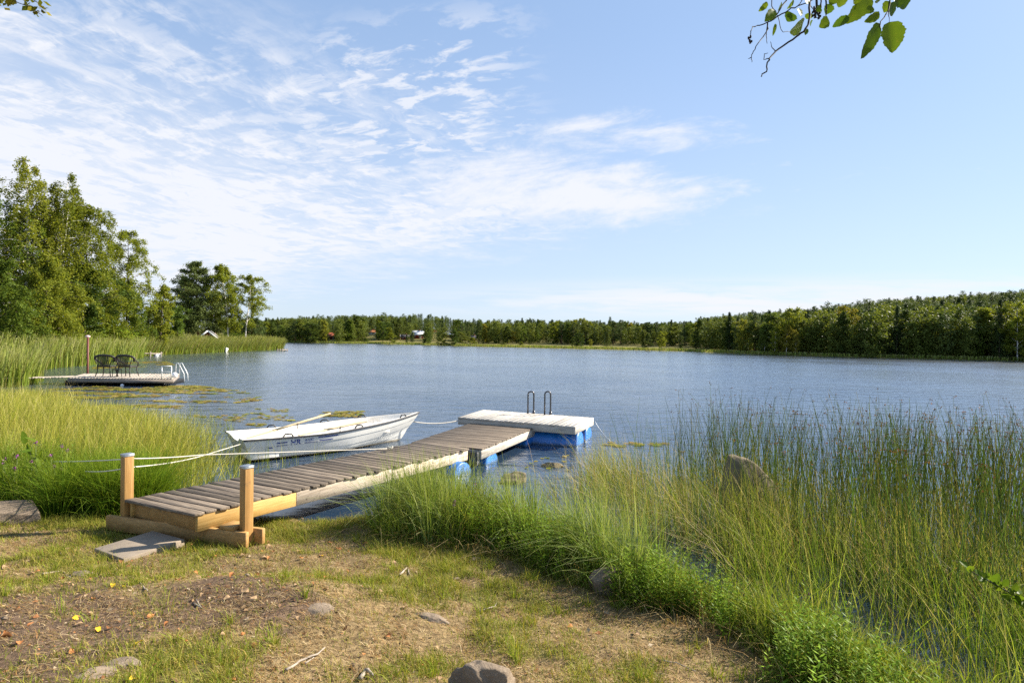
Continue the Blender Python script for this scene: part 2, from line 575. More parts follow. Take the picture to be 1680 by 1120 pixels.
fb = X.nt.nodes.new('ShaderNodeFresnel'); fb.inputs['IOR'].default_value = 1.36; X.nt.links.new(bn.outputs[0], fb.inputs['Normal'])
fac = X(fr.outputs[0]) * 0.85 + X(fb.outputs[0]) * 0.15
mx = X.nt.nodes.new('ShaderNodeMixShader'); link(fac, mx.inputs[0])
X.nt.links.new(df.outputs[0], mx.inputs[1]); X.nt.links.new(gl.outputs[0], mx.inputs[2]); X.nt.links.new(mx.outputs[0], o.inputs[0])
wsz = 900
lake = npmesh('lake_water', [(-wsz, -40, 0), (wsz, -40, 0), (wsz, wsz, 0), (-wsz, wsz, 0)], [np.array([[0, 1, 2, 3]])], m_water)
tag(lake, kind='structure')

# ------------------------------------------------------------------ jetty: gangway, floats, posts, slab, ropes
GNL, GNR = P(203.6, 819.6, 0.46), P(315, 843, 0.46)
GFR, GFL = P(769, 735, 0.37), None
g_ax = (GFR - GNR); g_len = np.linalg.norm(g_ax); g_ax /= g_len
g_n = np.array((g_ax[1], -g_ax[0], 0)); g_n /= np.linalg.norm(g_n)
GFL = GFR - g_n * 1.08
GA = math.atan2(g_ax[1], g_ax[0])
m_deckold = wood('weathered_deck_boards', (0.066, 0.050, 0.037), (0.195, 0.155, 0.115), GA, 'y', 0.4)
m_newwood = wood('new_yellow_timber', (0.36, 0.21, 0.06), (0.50, 0.315, 0.11), GA, 'x', 0.1, 0.6, (0.25, 0.135, 0.045))
m_palewood = wood('pale_weathered_timber', (0.34, 0.27, 0.20), (0.56, 0.47, 0.37), GA, 'x', 0.12, 0.8, (0.13, 0.10, 0.08))
m_post = wood('post_timber', (0.31, 0.165, 0.05), (0.43, 0.245, 0.085), 0, 'z', 0.08, 0.6, (0.20, 0.12, 0.05))
m_sill = wood('sill_timber', (0.28, 0.155, 0.052), (0.40, 0.235, 0.088), 0, 'x', 0.1, 0.6, (0.17, 0.105, 0.05))
m_zinc = plain('zinc_cap', (0.42, 0.45, 0.48), 0.4, 0.85)
m_dark = plain('dark_steel', (0.055, 0.055, 0.055), 0.4, 0.6)


def lerp(a, b, t): return a + (b - a) * t


def deck_boards(nl, nr, fr, fl, n, th, over=0.0, gap=0.019, along=True, jit=0.012):
    """boards laid across the way from the near edge to the far edge"""
    nl, nr, fr, fl = map(np.asarray, (nl, nr, fr, fl)); mb = MB(); L = np.linalg.norm(fr - nr); g = gap / L
    for i in range(n):
        t0, t1 = i / n + g / 2, (i + 1) / n - g / 2
        c = np.array([lerp(nl, fl, t0), lerp(nr, fr, t0), lerp(nr, fr, t1), lerp(nl, fl, t1)])
        s = (nr - nl) / np.linalg.norm(nr - nl); e1, e2 = rng.normal(0, jit, 2)
        c[[0, 3]] -= s * (over + e1); c[[1, 2]] += s * (over + e2); c[:, 2] += rng.normal(0, 0.002)
        b = c.copy(); b[:, 2] -= th
        mb.hexa(b, c)
    return mb


z3 = np.array((0, 0, 1.0))
gang = empty('gangway', (*((GNL + GNR) / 2)[:2], 0.3), 'sloping wooden gangway of grey boards leading from the grassy bank out to the floats', 'gangway')
deck_boards(GNL, GNR, GFR, GFL, 36, 0.03, 0.012).build('deck', m_deckold, gang, bevel=0.004)
inset = 0.012


def stringer(a, b, t0, t1, h, w, off):
    p, q = lerp(a, b, t0), lerp(a, b, t1)
    p = p - z3 * (0.031 + h / 2) + off; q = q - z3 * (0.031 + h / 2) + off
    return MB().beam(p, q, w, h)


so = -g_n * 0.022
stringer(GNR, GFR, 0.012, 0.262, 0.165, 0.045, so).build('side_beam', m_newwood, gang, bevel=0.003)['label'] = 'new yellow side beam'
stringer(GNR, GFR, 0.263, 0.995, 0.165, 0.045, so).build('side_beam', m_palewood, gang, bevel=0.003)['label'] = 'pale weathered side beam'
stringer(GNL, GFL, 0.012, 0.262, 0.165, 0.045, -so).build('side_beam', m_newwood, gang, bevel=0.003)
stringer(GNL, GFL, 0.263, 0.995, 0.165, 0.045, -so).build('side_beam', m_palewood, gang, bevel=0.003)
eb = g_ax * 0.11
MB().beam(GNL + eb + g_n * 0.05 - z3 * 0.115, GNR + eb - g_n * 0.05 - z3 * 0.115, 0.045, 0.16).build('end_beam', m_sill, gang, bevel=0.003)
m_blue, o = mat('blue_plastic')
n = noise(worldpos(), 5, 4); sq = X.nt.nodes.new('ShaderNodeSeparateXYZ'); link(worldpos(), sq.inputs[0])
cb_ = mixc(n, (0.010, 0.12, 0.42), (0.02, 0.19, 0.58)); cb_ = mixc(sstep(X(sq.outputs[2]) + (n - 0.5) * 0.08, 0.07, 0.01) * 0.7, cb_, (0.05, 0.07, 0.05))
principled(o, cb_, 0.4, 0, 0.5, n, 0.08, 0.01)


def drum(c, ax, length, r, parent, name='float_drum'):
    """a plastic barrel lying on its side, with hoops and closed ends"""
    c = np.asarray(c, float); ax = np.asarray(ax, float); ax /= np.linalg.norm(ax)
    prof = [(-.502, .80), (-.498, .93), (-.485, .985), (-.46, 1), (-.30, 1.0), (-.285, 1.05), (-.255, 1.05), (-.24, 1.0), (.24, 1.0), (.255, 1.05), (.285, 1.05), (.30, 1.0), (.46, 1), (.485, .985), (.498, .93), (.502, .80)]
    mb = MB(); mb.tube([c + ax * length * t for t, k in prof], [r * k for t, k in prof], 28)
    V = np.vstack(mb.v); mb.v = [V]
    o = mb.build(name, m_blue, parent, smooth=True)
    o.data.set_sharp_from_angle(angle=rad(50))
    return o


drum(lerp(GNR, GFR, 0.93) - g_n * 0.30 - z3 * 0.43, g_n, 0.85, 0.26, gang)

# posts on sill beams that carry the gangway's landward end
LPOST, RPOST = PD(208.5, 800, 6.36), PD(404.5, 820, 5.93)
sd = RPOST - LPOST; sd[2] = 0; sd /= np.linalg.norm(sd); sn_ = np.array((-sd[1], sd[0], 0))
supp = empty('gangway_support', (*((LPOST + RPOST) / 2)[:2], 0.1), 'pair of zinc capped timber posts on crossing sill beams under the gangway end', 'post frame')


def flat(p, z): return np.array((p[0], p[1], z))


MB().beam(flat(LPOST - sn_ * .073 - sd * .18, .195), flat(RPOST - sn_ * .073 + sd * .075, .195), 0.045, 0.155).build('sill_beam', m_sill, supp, bevel=0.003)
MB().beam(flat(LPOST + sn_ * .073 - sd * .13, .195), flat(RPOST + sn_ * .073 + sd * .15, .195), 0.045, 0.155).build('sill_beam', m_sill, supp, bevel=0.003)
for pb, px, ytop in ((LPOST, 208.5, 745.5), (RPOST, 404.5, 765)):
    top = PD(px, ytop, float(pb[1])); w = 0.047; yaw = GA - rad(2)
    po = MB().box((pb[0], pb[1], (0.02 + top[2]) / 2), (w * 2, w * 2, top[2] - 0.02), yaw).build('post', m_post, supp, bevel=0.004, seg=2)
    cp = MB(); cp.box((pb[0], pb[1], top[2] + 0.004), (w * 2 + .008, w * 2 + .008, 0.012), yaw)
    cp.box((pb[0], pb[1], top[2] - 0.010), (w * 2 + .006, w * 2 + .006, 0.016), yaw)
    cp.build('cap', m_zinc, po, bevel=0.002)
MB().box(flat(RPOST - sd * 0.16, 0.293), (0.17, 0.19, 0.04), math.atan2(sd[1], sd[0])).build('wedge_block', m_sill, supp, bevel=0.003)

# stepping slab
m_slab, o = mat('concrete_slab')
n = noise(worldpos(), 14, 6, 0.65); n2 = noise(worldpos(), 90, 4, 0.7)
c = mixc(n, (0.19, 0.15, 0.11), (0.33, 0.27, 0.205)); c = mixc(sstep(n2, .6, .7) * .5, c, (.12, .10, .08))
principled(o, c, 0.9, 0, 0.2, n + n2 * .5, 0.5, 0.006)
q = [P(154, 899, .2), P(203, 916.5, .2), P(303, 884, .2), P(251, 870, .2)]
zs = max(h1(a[0], a[1]) for a in q) + .03
q = [P(154, 899, zs), P(203, 916.5, zs), P(303, 884, zs), P(251, 870, zs)]
q = np.array(q); qb = q.copy(); qb[:, 2] -= 0.10
cq = q.mean(0)
o = MB().hexa(qb, q).build('stepping_slab', m_slab, None, bevel=0.006, seg=2)
tag(o, 'worn grey slab lying on the ground below the landward end of the gangway', 'slab')

# floats
FNR, FFR, FFL, FNL = P(790, 736, .34), P(889, 696, .34), P(790, 688, .34), P(675, 725.5, .34)
f_ax = FFR - FNR; f_ax /= np.linalg.norm(f_ax)
FA = math.atan2(f_ax[1], f_ax[0]); f_n = np.array((f_ax[1], -f_ax[0], 0))
m_deckmid = wood('grey_float_boards', (0.082, 0.062, 0.046), (0.20, 0.158, 0.115), FA, 'y', 0.18)
m_deckend = wood('bleached_float_boards', (0.33, 0.30, 0.255), (0.54, 0.50, 0.44), FA, 'x', 0.2)
m_palewoodf = wood('bleached_timber', (0.33, 0.295, 0.245), (0.54, 0.49, 0.42), FA, 'x', 0.1, 0.8, (0.16, 0.13, 0.10))
m_palewoodx = wood('bleached_cross_timber', (0.28, 0.25, 0.21), (0.46, 0.42, 0.36), FA, 'y', 0.1, 0.8)
fl = empty('floating_dock', (*((FNR + FFL) / 2)[:2], 0), 'two wooden floats on blue drums with steel ladder rails at the far edge', 'floating dock')
deck_boards(FNL, FNR, FFR, FFL, 32, 0.028, 0.008, 0.010, jit=0.004).build('deck', m_deckmid, fl, bevel=0.003)['label'] = 'dull grey boarded deck'


def frame(nl, nr, fr, fll, top, h, parent, m1, m2):
    for a, b, m, ins in ((nr, fr, m1, -1), (nl, fll, m1, 1), (nl, nr, m2, 0), (fll, fr, m2, 0)):
        a = np.array(a); b = np.array(b)
        s = (np.array(nr) - np.array(nl)); s = s / np.linalg.norm(s); d = (np.array(fr) - np.array(nr)); d = d / np.linalg.norm(d)
        if ins: a = a + s * ins * .024 + d * .002; b = b + s * ins * .024 - d * .002
        else:
            k = 1 if a is not None and np.allclose(a[:2], np.array(nl)[:2]) else -1
            a = a + s * .05 + d * .026 * k; b = b - s * .05 + d * .026 * k
        MB().beam(a - z3 * (top + h / 2), b - z3 * (top + h / 2), 0.045, h).build('side_beam', m, parent, bevel=0.003)


frame(FNL, FNR, FFR, FFL, 0.029, 0.155, fl, m_palewoodf, m_palewoodx)
ENL, ENR, EFR, EFL = P(751, 684, .45), P(944, 699.5, .45), P(974, 685, .45), P(792, 672, .45)
MBd = deck_boards(ENR, EFR, EFL, ENL, 24, 0.03, 0.008, 0.006, jit=0.004)
MBd.build('deck', m_deckend, fl, bevel=0.003)['label'] = 'bleached white boarded deck'
frame(ENL, ENR, EFR, EFL, 0.031, 0.135, fl, m_palewoodf, m_palewoodx)
for t in (0.16, 0.80):
    c = lerp((FNR), (FFR), t); drum(c - f_n * 0.62 - z3 * 0.42, f_n, 1.20, 0.29, fl)
for s_, t in ((0.235, 0.27), (0.235, 0.76), (0.745, 0.27), (0.745, 0.76)):
    c = lerp(lerp(ENR, ENL, s_), lerp(EFR, EFL, s_), t); drum(c - z3 * 0.44, f_n, 1.28, 0.29, fl)
# dark steel corner bracket and link between gangway and float
mb = MB(); mb.box(FFR + f_n * 0.004 - z3 * 0.12, (0.10, 0.012, 0.17), FA); mb.build('bracket', m_zinc, fl, bevel=0.002)
mb = MB(); mb.box(lerp(FNL, FNR, .9) - f_ax * 0.06 - z3 * .16, (0.10, 0.22, 0.22), FA); mb.build('hinge_plate', m_dark, fl, bevel=0.004)
m_rail = plain('dark_tube_steel', (0.10, 0.10, 0.105), 0.35, 0.8)
for px in (863.5, 891.0):
    base = P(px + 2.5, 678.5 if px < 880 else 680, .45)
    dep = float(np.dot(base - CAMP, np.array(FWD)))
    top = PD(px, 642, dep); hgt_ = top[2] - .45
    e = np.array(EFR - ENR); e /= np.linalg.norm(e)
    e2 = e * .07 + f_n * .12
    wv_ = np.linalg.norm(e2[:2]); pts = [base + z3 * (-.02)]
    pts.append(base + z3 * (hgt_ - wv_ / 2) * .5)
    for a_ in np.linspace(0, math.pi, 11):
        pts.append(base + e2 * (0.5 - 0.5 * math.cos(a_)) + z3 * (hgt_ - wv_ / 2 + math.sin(a_) * wv_ / 2))
    pts.append(base + e2 + z3 * .1); pts.append(base + e2 - z3 * .02)
    mb = MB(); mb.tube(pts, 0.019, 10)
    mb.tube([base + e2 - z3 * .02, base + e2 + z3 * .07], 0.032, 10)
    mb.build('ladder_rail', m_rail, fl, smooth=True)

bs0 = (P(370, 707, .43) + P(398, 722, .43)) / 2
bb = P(688, 675.5, .58)
m_rope, o = mat('white_rope')
n = noise(worldpos(), 120, 2); principled(o, mixc(n, (0.42, 0.38, 0.31), (0.70, 0.66, 0.58)), 0.9, 0, 0.1, n, 0.6, 0.004)


def rope(pts, r=0.011, sag=0.0, n=14, name='rope', label='', m=None):
    out = []
    for a, b, sg in pts:
        a = np.asarray(a); b = np.asarray(b)
        for t in np.linspace(0, 1, n): out.append(lerp(a, b, t) - z3 * sg * 4 * t * (1 - t))
    o_ = [out[0]]
    for p_ in out[1:]:
        if np.linalg.norm(p_ - o_[-1]) > 1e-4: o_.append(p_)
    mb = MB(); mb.tube(o_, r, 8)
    o = mb.build(name, m or m_rope, None, smooth=True)
    return tag(o, label, 'rope')


RA = PD(399, 727, float(bs0[1]) - .35)
RB = flat(LPOST + np.array((0, .10, 0)), 0); RB = PD(214, 766, float(RB[1]) + .02)
rope([(RA, PD(340, 745, 8.9), 0.0), (PD(340, 745, 8.9), RB, 0.03), (RB, PD(140, 773, 6.9), 0.02)], 0.0065, name='stern_rope',
     label='white mooring rope from the boat stern past the first post, lower of the two lines')
D1 = PD(640, 735, 8.9); D1 = P(640, 735.5, .44)
rope([(D1, PD(330, 746, 7.2), 0.0), (PD(330, 746, 7.2), PD(216, 752, 6.45), .01), (PD(216, 752, 6.45), PD(88, 757, 7.2), .01)], 0.0065, name='guide_rope',
     label='white rope from the gangway deck past the first post cap into the sedge')
mb = MB()
for k in range(2):
    th = np.linspace(0, 2 * math.pi, 13)
    mb.tube([D1 + np.array((math.cos(a_) * .03 * (1 + k * .4), math.sin(a_) * .03, 0.012 + .012 * k + (.01 * math.sin(2 * a_)))) for a_ in th], .009, 6, False)
tag(mb.build('rope_knot', m_rope, None, smooth=True), 'small coiled white knot of rope on the grey gangway boards', 'knot')

# ------------------------------------------------------------------ rowing boat
m_gel, o = mat('white_gelcoat')
n = noise(worldpos(), 3.5, 5, 0.6); n2 = noise(mapping(worldpos(), (0, 0, 0), (14, 14, 3)), 1.0, 5, 0.7)
c = mixc(n, (0.56, 0.55, 0.51), (0.68, 0.665, 0.63)); c = mixc(sstep(n2, 0.56, 0.74) * 0.35, c, (0.45, 0.42, 0.35))
spz = X.nt.nodes.new('ShaderNodeSeparateXYZ'); link(worldpos(), spz.inputs[0]); zw = X(spz.outputs[2])
c = mixc(sstep(zw + (n - .5) * .05, 0.055, 0.015) * 0.75, c, (0.34, 0.24, 0.10))
principled(o, c, 0.38, 0, 0.5)
m_gelin, o = mat('white_boat_inside')
n = noise(worldpos(), 6, 5, 0.65)
principled(o, mixc(sstep(n, .45, .7), (0.78, 0.74, 0.67), (0.66, 0.59, 0.48)), 0.6, 0, 0.3)
m_rub = plain('dark_rubber', (0.045, 0.045, 0.05), 0.55)
m_blk = plain('black_plastic', (0.012, 0.012, 0.013), 0.4)
m_blueink = plain('blue_lettering', (0.01, 0.035, 0.22), 0.4)
m_oar = wood('oar_wood', (0.50, 0.38, 0.22), (0.68, 0.55, 0.36), rad(40), 'x', 0.08)

bax = bb - bs0; bax[2] = 0; BL = np.linalg.norm(bax); bax /= BL
BANG = math.atan2(bax[1], bax[0]); bpn = np.array((-bax[1], bax[0], 0))
BW = 0.66


def hull(s, vv):
    """s stern to bow, vv keel to gunwale -> local x, y(half), z"""
    s = np.asarray(s, float); vv = np.asarray(vv, float)
    b = BW * (0.90 + 0.10 * np.sin(np.clip(s / .5, 0, 1) * math.pi / 2)) * (1 - np.clip((s - .30) / .70, 0, 1) ** 2.4)
    zk = -0.07 + 0.03 * (1 - np.clip(s / .3, 0, 1)) * 0 + 0.06 * np.clip((s - .72) / .28, 0, 1) ** 2
    sheer = 0.43 - 0.015 * np.sin(np.clip(s / .6, 0, 1) * math.pi) + 0.15 * np.clip((s - .35) / .65, 0, 1) ** 1.5
    vc = 0.36
    low = np.clip(vv / vc, 0, 1); hi = np.clip((vv - vc) / (1 - vc), 0, 1)
    fine = np.clip((s - .55) / .45, 0, 1)
    yc = lerp(0.80, 0.45, fine)
    zc = lerp(0.13, 0.24, fine)
    y = b * (yc * low ** 0.75 + (1 - yc) * (1 - (1 - hi) ** 1.7))
    z = zk + zc * low ** 1.5 + (sheer - zk - zc) * hi
    step = 0.011 * ((vv * 4.0) % 1.0) * np.clip((vv - .2) * 10, 0, 1) * np.clip((1 - s) * 8, 0, 1)
    y = np.maximum(y - step, 0)
    xs = 0.26 - 0.26 * vv
    xb = BL - 0.52 * (1 - vv) ** 1.2
    x = xs + (xb - xs) * s
    return x, y, z


def bw(x, y, z):
    """boat frame to world"""
    x = np.asarray(x, float); y = np.asarray(y, float); z = np.asarray(z, float)
    return np.stack([bs0[0] + bax[0] * x + bpn[0] * y, bs0[1] + bax[1] * x + bpn[1] * y, z + 0 * x], -1)


boat = empty('rowing_boat', (*((bs0 + bb) / 2)[:2], 0), 'white fibreglass rowing boat with dark rubber edge moored beside the gangway', 'boat')
vs = np.unique(np.concatenate([np.linspace(0, 1, 25), np.arange(1, 5) / 4 - 0.004])); vs = vs[(vs >= 0)]
sS = np.linspace(0, 1, 46)
Sg, Vg = np.meshgrid(sS, vs, indexing='ij')
hx, hy_, hz = hull(Sg, Vg)
mb = MB()
mb.grid(bw(hx, -hy_, hz), False); mb.grid(bw(hx, hy_, hz), True)
# transom, dipped in the middle
yt = np.linspace(-1, 1, 25)


def transom(x_off, inner):
    T = []
    for yy in yt:
        b0 = float(hull(0, 1)[1]) - (0.05 if inner else 0)
        y = yy * b0
        vv_ = np.linspace(0, 1, 40); hy0 = hull(np.zeros(40), vv_)[1]; zz0 = hull(np.zeros(40), vv_)[2]
        zb_ = float(np.interp(abs(y), hy0, zz0)); ztop = 0.43 - 0.085 * math.exp(-(yy / .42) ** 4)
        if inner: zb_ = max(zb_, 0.05)
        zr = np.linspace(min(zb_, ztop), ztop, 8)
        T.append(bw(0.26 - 0.26 * (zr + 0.07) / 0.50 + x_off, np.full(8, y), zr))
    return np.array(T)


To, Ti = transom(0.0, False), transom(0.05, True)
mb.grid(To, True)
for i in range(len(yt) - 1):
    mb.add([To[i, -1], To[i + 1, -1], Ti[i + 1, -1], Ti[i, -1]], [(0, 1, 2, 3)])
ohull = mb.build('hull', m_gel, boat, smooth=True); ohull.data.set_sharp_from_angle(angle=rad(35))
# inside: flange, side, floor
mb = MB(); mb.grid(Ti, False)
rows = []
VZ = np.linspace(0.02, 1, 60)


def inner(s, z, k=1.0):
    """a point just inside the hull at height z"""
    X_, Y_, Z_ = hull(np.full(60, s), VZ); z = max(z, float(Z_[0]))
    return (float(np.interp(z, Z_, X_)) - .02 * s, max(float(np.interp(z, Z_, Y_)) - .055, 0) * k, z)


for s_ in sS[:-1]:
    x, y, z = (float(q) for q in hull(s_, 1.0)); fz = 0.06 + .10 * max(0, s_ - .75)
    rows.append([(x, y, z), (x, max(y - .055, 0), z + .004), inner(s_, z - .05), inner(s_, z - .13, .97), inner(s_, z - .14, .90), inner(s_, fz + .05, .88), inner(s_, fz, .75), inner(s_, fz, 0)])
x, y, z = (float(q) for q in hull(1.0, 1.0)); rows.append([(x, 0, z), (x - .01, 0, z + .004)] + [(inner(.985, zz_)[0], 0, zz_) for zz_ in (z - .05, z - .13, z - .14, .13, .10, .09)])
R = np.array(rows, float)
mb.grid(bw(R[..., 0], -R[..., 1], R[..., 2]), True); mb.grid(bw(R[..., 0], R[..., 1], R[..., 2]), False)
mb.build('inner_shell', m_gelin, boat, smooth=True).data.set_sharp_from_angle(angle=rad(40))
x, y, z = hull(sS, 1.0)
path = np.vstack([bw(x, -y - .004, z - .012), bw(x, y + .004, z - .012)[::-1][1:]])
MB().tube(path, 0.017, 8).build('rubbing_strake', m_rub, boat, smooth=True)


def thwart(x0, x1, z):
    s = ((x0 + x1) / 2) / BL; yh = float(hull(s, .75)[1]) - .06
    cs = bw(np.array([x0, x1, x1, x0]), np.array([-yh, -yh, yh, yh]), np.full(4, z)); b_ = cs.copy(); b_[:, 2] = z - .05
    MB().hexa(b_, cs).build('thwart', m_gelin, boat, bevel=0.012, seg=2)


thwart(1.50, 1.78, 0.27); thwart(2.65, 2.9, 0.31)
# stern corner seat with a slanting face
cs = bw(np.array([.12, .62, .62, .12]), np.array([-.52, -.54, -.30, -.02]), np.array([.31, .31, .31, .31])); b_ = cs.copy(); b_[:, 2] = .06
MB().hexa(b_, cs).build('stern_seat', m_gelin, boat, bevel=0.01, seg=2)
for s, sg in ((.20, -1), (.56, -1), (.86, -1), (.22, 1), (.50, 1), (.70, 1)):
    x, y, z = (float(q) for q in hull(s, 1.0)); y -= .03
    xx = np.array([-.085, -.075, -.05, .05, .075, .085]); zh = np.array([0, .02, .05, .05, .02, 0])
    dy_ = (float(hull(s + .02, 1)[1]) - float(hull(s - .02, 1)[1])) / (float(hull(s + .02, 1)[0]) - float(hull(s - .02, 1)[0]))
    pts = bw(x + xx, sg * (y + dy_ * xx), z + zh)
    MB().tube(pts, 0.013, 8).build('handle', m_blk, boat, smooth=True)
x, y, z = (float(q) for q in hull(.66, 1.0))
th = np.linspace(0, 2 * math.pi, 15)
MB().tube(bw(x + .03 * np.cos(th), np.full(15, -y + .09), z + .0 + .03 * np.sin(th)), .006, 6, False).build('mooring_ring', m_zinc, boat, smooth=True)


def on_hull(xl, zl, side=-1, off=0.006):
    """a point on the outside of the hull at boat length xl and height zl"""
    vv_ = np.linspace(.05, 1, 60)
    s = np.clip((xl - 0.05) / (BL - 0.15), 0, 1)
    X_, Y_, Z_ = hull(np.full(60, s), vv_)
    y = float(np.interp(zl, Z_, Y_))
    return bw(xl, side * (y + off), zl)


def letters(txt, size, x0, z0, italic=0.0, slope=0.03, bold=0.0):
    cu = bpy.data.curves.new('lettering', 'FONT'); cu.body = txt; cu.size = size; cu.offset = bold
    to = bpy.data.objects.new('lettering', cu); COL.objects.link(to)
    bpy.context.view_layer.update()
    me = bpy.data.meshes.new_from_object(to.evaluated_get(bpy.context.evaluated_depsgraph_get()))
    bpy.data.objects.remove(to); bpy.data.curves.remove(cu)
    V = [tuple(on_hull(x0 + v_.co.x + italic * v_.co.y, z0 + v_.co.y + slope * v_.co.x)) for v_ in me.vertices]
    F = [tuple(p_.vertices) for p_ in me.polygons]
    bpy.data.meshes.remove(me)
    mb = MB(); mb.add(V, F); return mb


letters('HR', 0.135, 0.80, 0.265, 0.0, 0.02, 0.003).build('lettering', m_blueink, boat)
letters('410C', 0.075, 1.045, 0.305, 0.3, 0.02, 0.0).build('lettering', m_blueink, boat)
for x0, x1, z0, hh in ((.42, .50, .235, .016), (.56, .74, .310, .020), (.57, .75, .262, .010), (1.05, 1.30, .270, .016), (1.32, 1.58, .290, .018), (1.30, 1.68, .350, .022)):
    mb = MB()
    for k in range(6):
        a_, b_ = lerp(x0, x1, k / 6), lerp(x0, x1, (k + 1) / 6)
        mb.add([on_hull(a_, z0 + (a_ - x0) * .02), on_hull(b_, z0 + (b_ - x0) * .02), on_hull(b_, z0 + hh + (b_ - x0) * .02), on_hull(a_, z0 + hh + (a_ - x0) * .02)], [(0, 1, 2, 3)])
    mb.build('stripe', m_blueink, boat)


def oar(A, B, label):
    A = np.asarray(A); B = np.asarray(B); d = (B - A) / np.linalg.norm(B - A)
    t = empty('oar', tuple(A), label, 'oar', 'oars lying in the rowing boat')
    MB().tube([A + d * .45, lerp(A, B, .5), B - d * .16, B - d * .15, B - d * .02, B], [.021, .021, .021, .017, .017, .012], 10).build('shaft', m_oar, t, smooth=True)
    w = np.cross(d, (0, 0, 1)); w /= np.linalg.norm(w); nn_ = np.cross(w, d)
    mb = MB(); g = []
    for k in np.linspace(0, 1, 8):
        hw = lerp(.062, .022, max(0, (k - .5) * 2) ** 1.5); th_ = lerp(.006, .018, k)
        g.append([A + d * .52 * k + w * hw * q_ + nn_ * (th_ * (1 - q_ * q_)) for q_ in np.linspace(-1, 1, 7)] + [A + d * .52 * k + w * hw * q_ - nn_ * (th_ * (1 - q_ * q_) + .002) for q_ in np.linspace(1, -1, 7)])
    mb.grid(np.array(g)); mb.add(np.array(g[0]), [tuple(range(14))])
    mb.build('blade', m_oar, t, smooth=True)
    c = lerp(A, B, .58)
    th_ = np.linspace(-.3, math.pi + .3, 9)
    mb = MB(); mb.tube([c + w * .03 * math.cos(a_) + z3 * (.0 - .03 * math.sin(a_)) for a_ in th_], .006, 6); mb.tube([c - z3 * .03, c - z3 * .1], .007, 6)
    mb.build('oarlock', m_blk, t, smooth=True)


oar(PD(405, 719, float(bs0[1]) - .3), PD(542, 678, float(bs0[1]) + .75), 'pale wooden oar with its handle sticking out over the far gunwale of the rowing boat')
oar(PD(490, 714, float(bs0[1]) - .45), PD(603, 690.5, float(bs0[1]) + .45), 'greyish wooden oar lying along the near inner side of the rowing boat')
BOW = PD(678, 691.5, float(bb[1]) - .25)
rope([(BOW, P(751, 690, .33), .05)], .012, name='bow_rope', label='short slack rope tying the boat bow to the bleached float')
rope([(P(975, 690, .36), P(1000, 722, 0.0), .04)], .010, name='anchor_chain', label='grey anchor line running from the corner of the bleached float into the reeds', m=m_zinc)

# ------------------------------------------------------------------ the neighbour's pontoon
pf = empty('pontoon', tuple(P(200, 618, .0)), 'grey wooden bathing pontoon with white ladder across the bay, carrying two wicker chairs', 'pontoon')
QNL, QNR, QFR, QFL = P(112, 619.5, .33), P(283, 621.0, .33), P(294, 613, .33), P(137, 612.5, .33)
m_qdeck = wood('pontoon_boards', (0.33, 0.28, 0.22), (0.52, 0.45, 0.37), 0, 'y', 0.12)
m_qside = wood('pontoon_side', (0.15, 0.125, 0.105), (0.28, 0.24, 0.21), 0, 'x', 0.15)
deck_boards(QNL, QFL, QFR, QNR, 34, .03, 0.0, .006, jit=.003).build('deck', m_qdeck, pf)
for a_, b_ in ((QNL, QNR), (QNR, QFR), (QFL, QFR), (QNL, QFL)):
    MB().beam(a_ - z3 * .11, b_ - z3 * .11, .05, .14).build('side_beam', m_qside, pf)
m_blackfl = plain('black_float', (0.008, 0.008, 0.008), .5)
for t in (.12, .38, .62, .88):
    c = (lerp(QNL, QNR, t) + lerp(QFL, QFR, t)) / 2; MB().box(c - z3 * .26, (.9, 1.6, .2), 0).build('float_block', m_blackfl, pf, bevel=.03)
m_alu = plain('white_tube', (.72, .72, .70), .35, .2)
l1 = P(265.5, 621, .33); l2 = P(281, 621, .33)
mb = MB()
hh = 21.0 * 24 / 960
for a_ in (l1, l2): mb.tube([a_, a_ + z3 * hh], .022, 8)
mb.tube([l1 + z3 * hh, l2 + z3 * hh], .022, 8); mb.tube([l1 + z3 * hh * .55, l2 + z3 * hh * .55], .018, 8)
mb.build('ladder', m_alu, pf, smooth=True)
for off in (0, .16):
    c = P(282, 618, .33) + np.array((off, .3, 0))
    mb = MB(); mb.tube([c, c + z3 * .48, c + np.array((.05, 0, .60)), c + np.array((.12, 0, .58)), c + np.array((.36, 0, .12)), c + np.array((.38, 0, -.2))], .018, 8)
    mb.build('ladder_rail', m_alu, pf, smooth=True)
a_, b_ = P(-260, 627, .30), P(118, 617, .30)
w_ = np.array((0, .45, 0))
o = deck_boards(b_ - w_, b_ + w_, a_ + w_, a_ - w_, 60, .03, 0, .008).build('shore_walkway', m_qdeck, None)
tag(o, 'narrow grey board walkway linking the pontoon to the reedy shore', 'walkway')
c = P(286.5, 615, .44)


def ball(mb, c, r, n=10, sq=1.0):
    th = np.linspace(0, math.pi, n + 1)
    prof = [(c[0], c[1], c[2] - r * sq * math.cos(t_)) for t_ in th]
    mb.tube(prof, [max(r * math.sin(t_), .002) for t_ in th], 12); return mb


m_wplast = plain('white_plastic', (.75, .75, .76), .35); m_yplast = plain('yellow_plastic', (.75, .38, .01), .4)
tag(ball(MB(), c, .12).build('buoy', m_wplast, None, smooth=True), 'white round buoy lying by the ladder on the wooden pontoon', 'buoy')
tag(ball(MB(), P(257.5, 628, .05), .09).build('buoy', m_yplast, None, smooth=True), 'small yellow buoy floating under the edge of the pontoon', 'buoy')
tag(ball(MB(), P(200.5, 632, .03), .07).build('buoy', m_wplast, None, smooth=True), 'tiny white float among lily pads before the pontoon', 'buoy')

m_wick, o = mat('dark_wicker')
n = noise(worldpos(), 160, 2); principled(o, mixc(n, (.010, .008, .007), (.035, .028, .024)), .5, 0, .4, n, .5, .003)


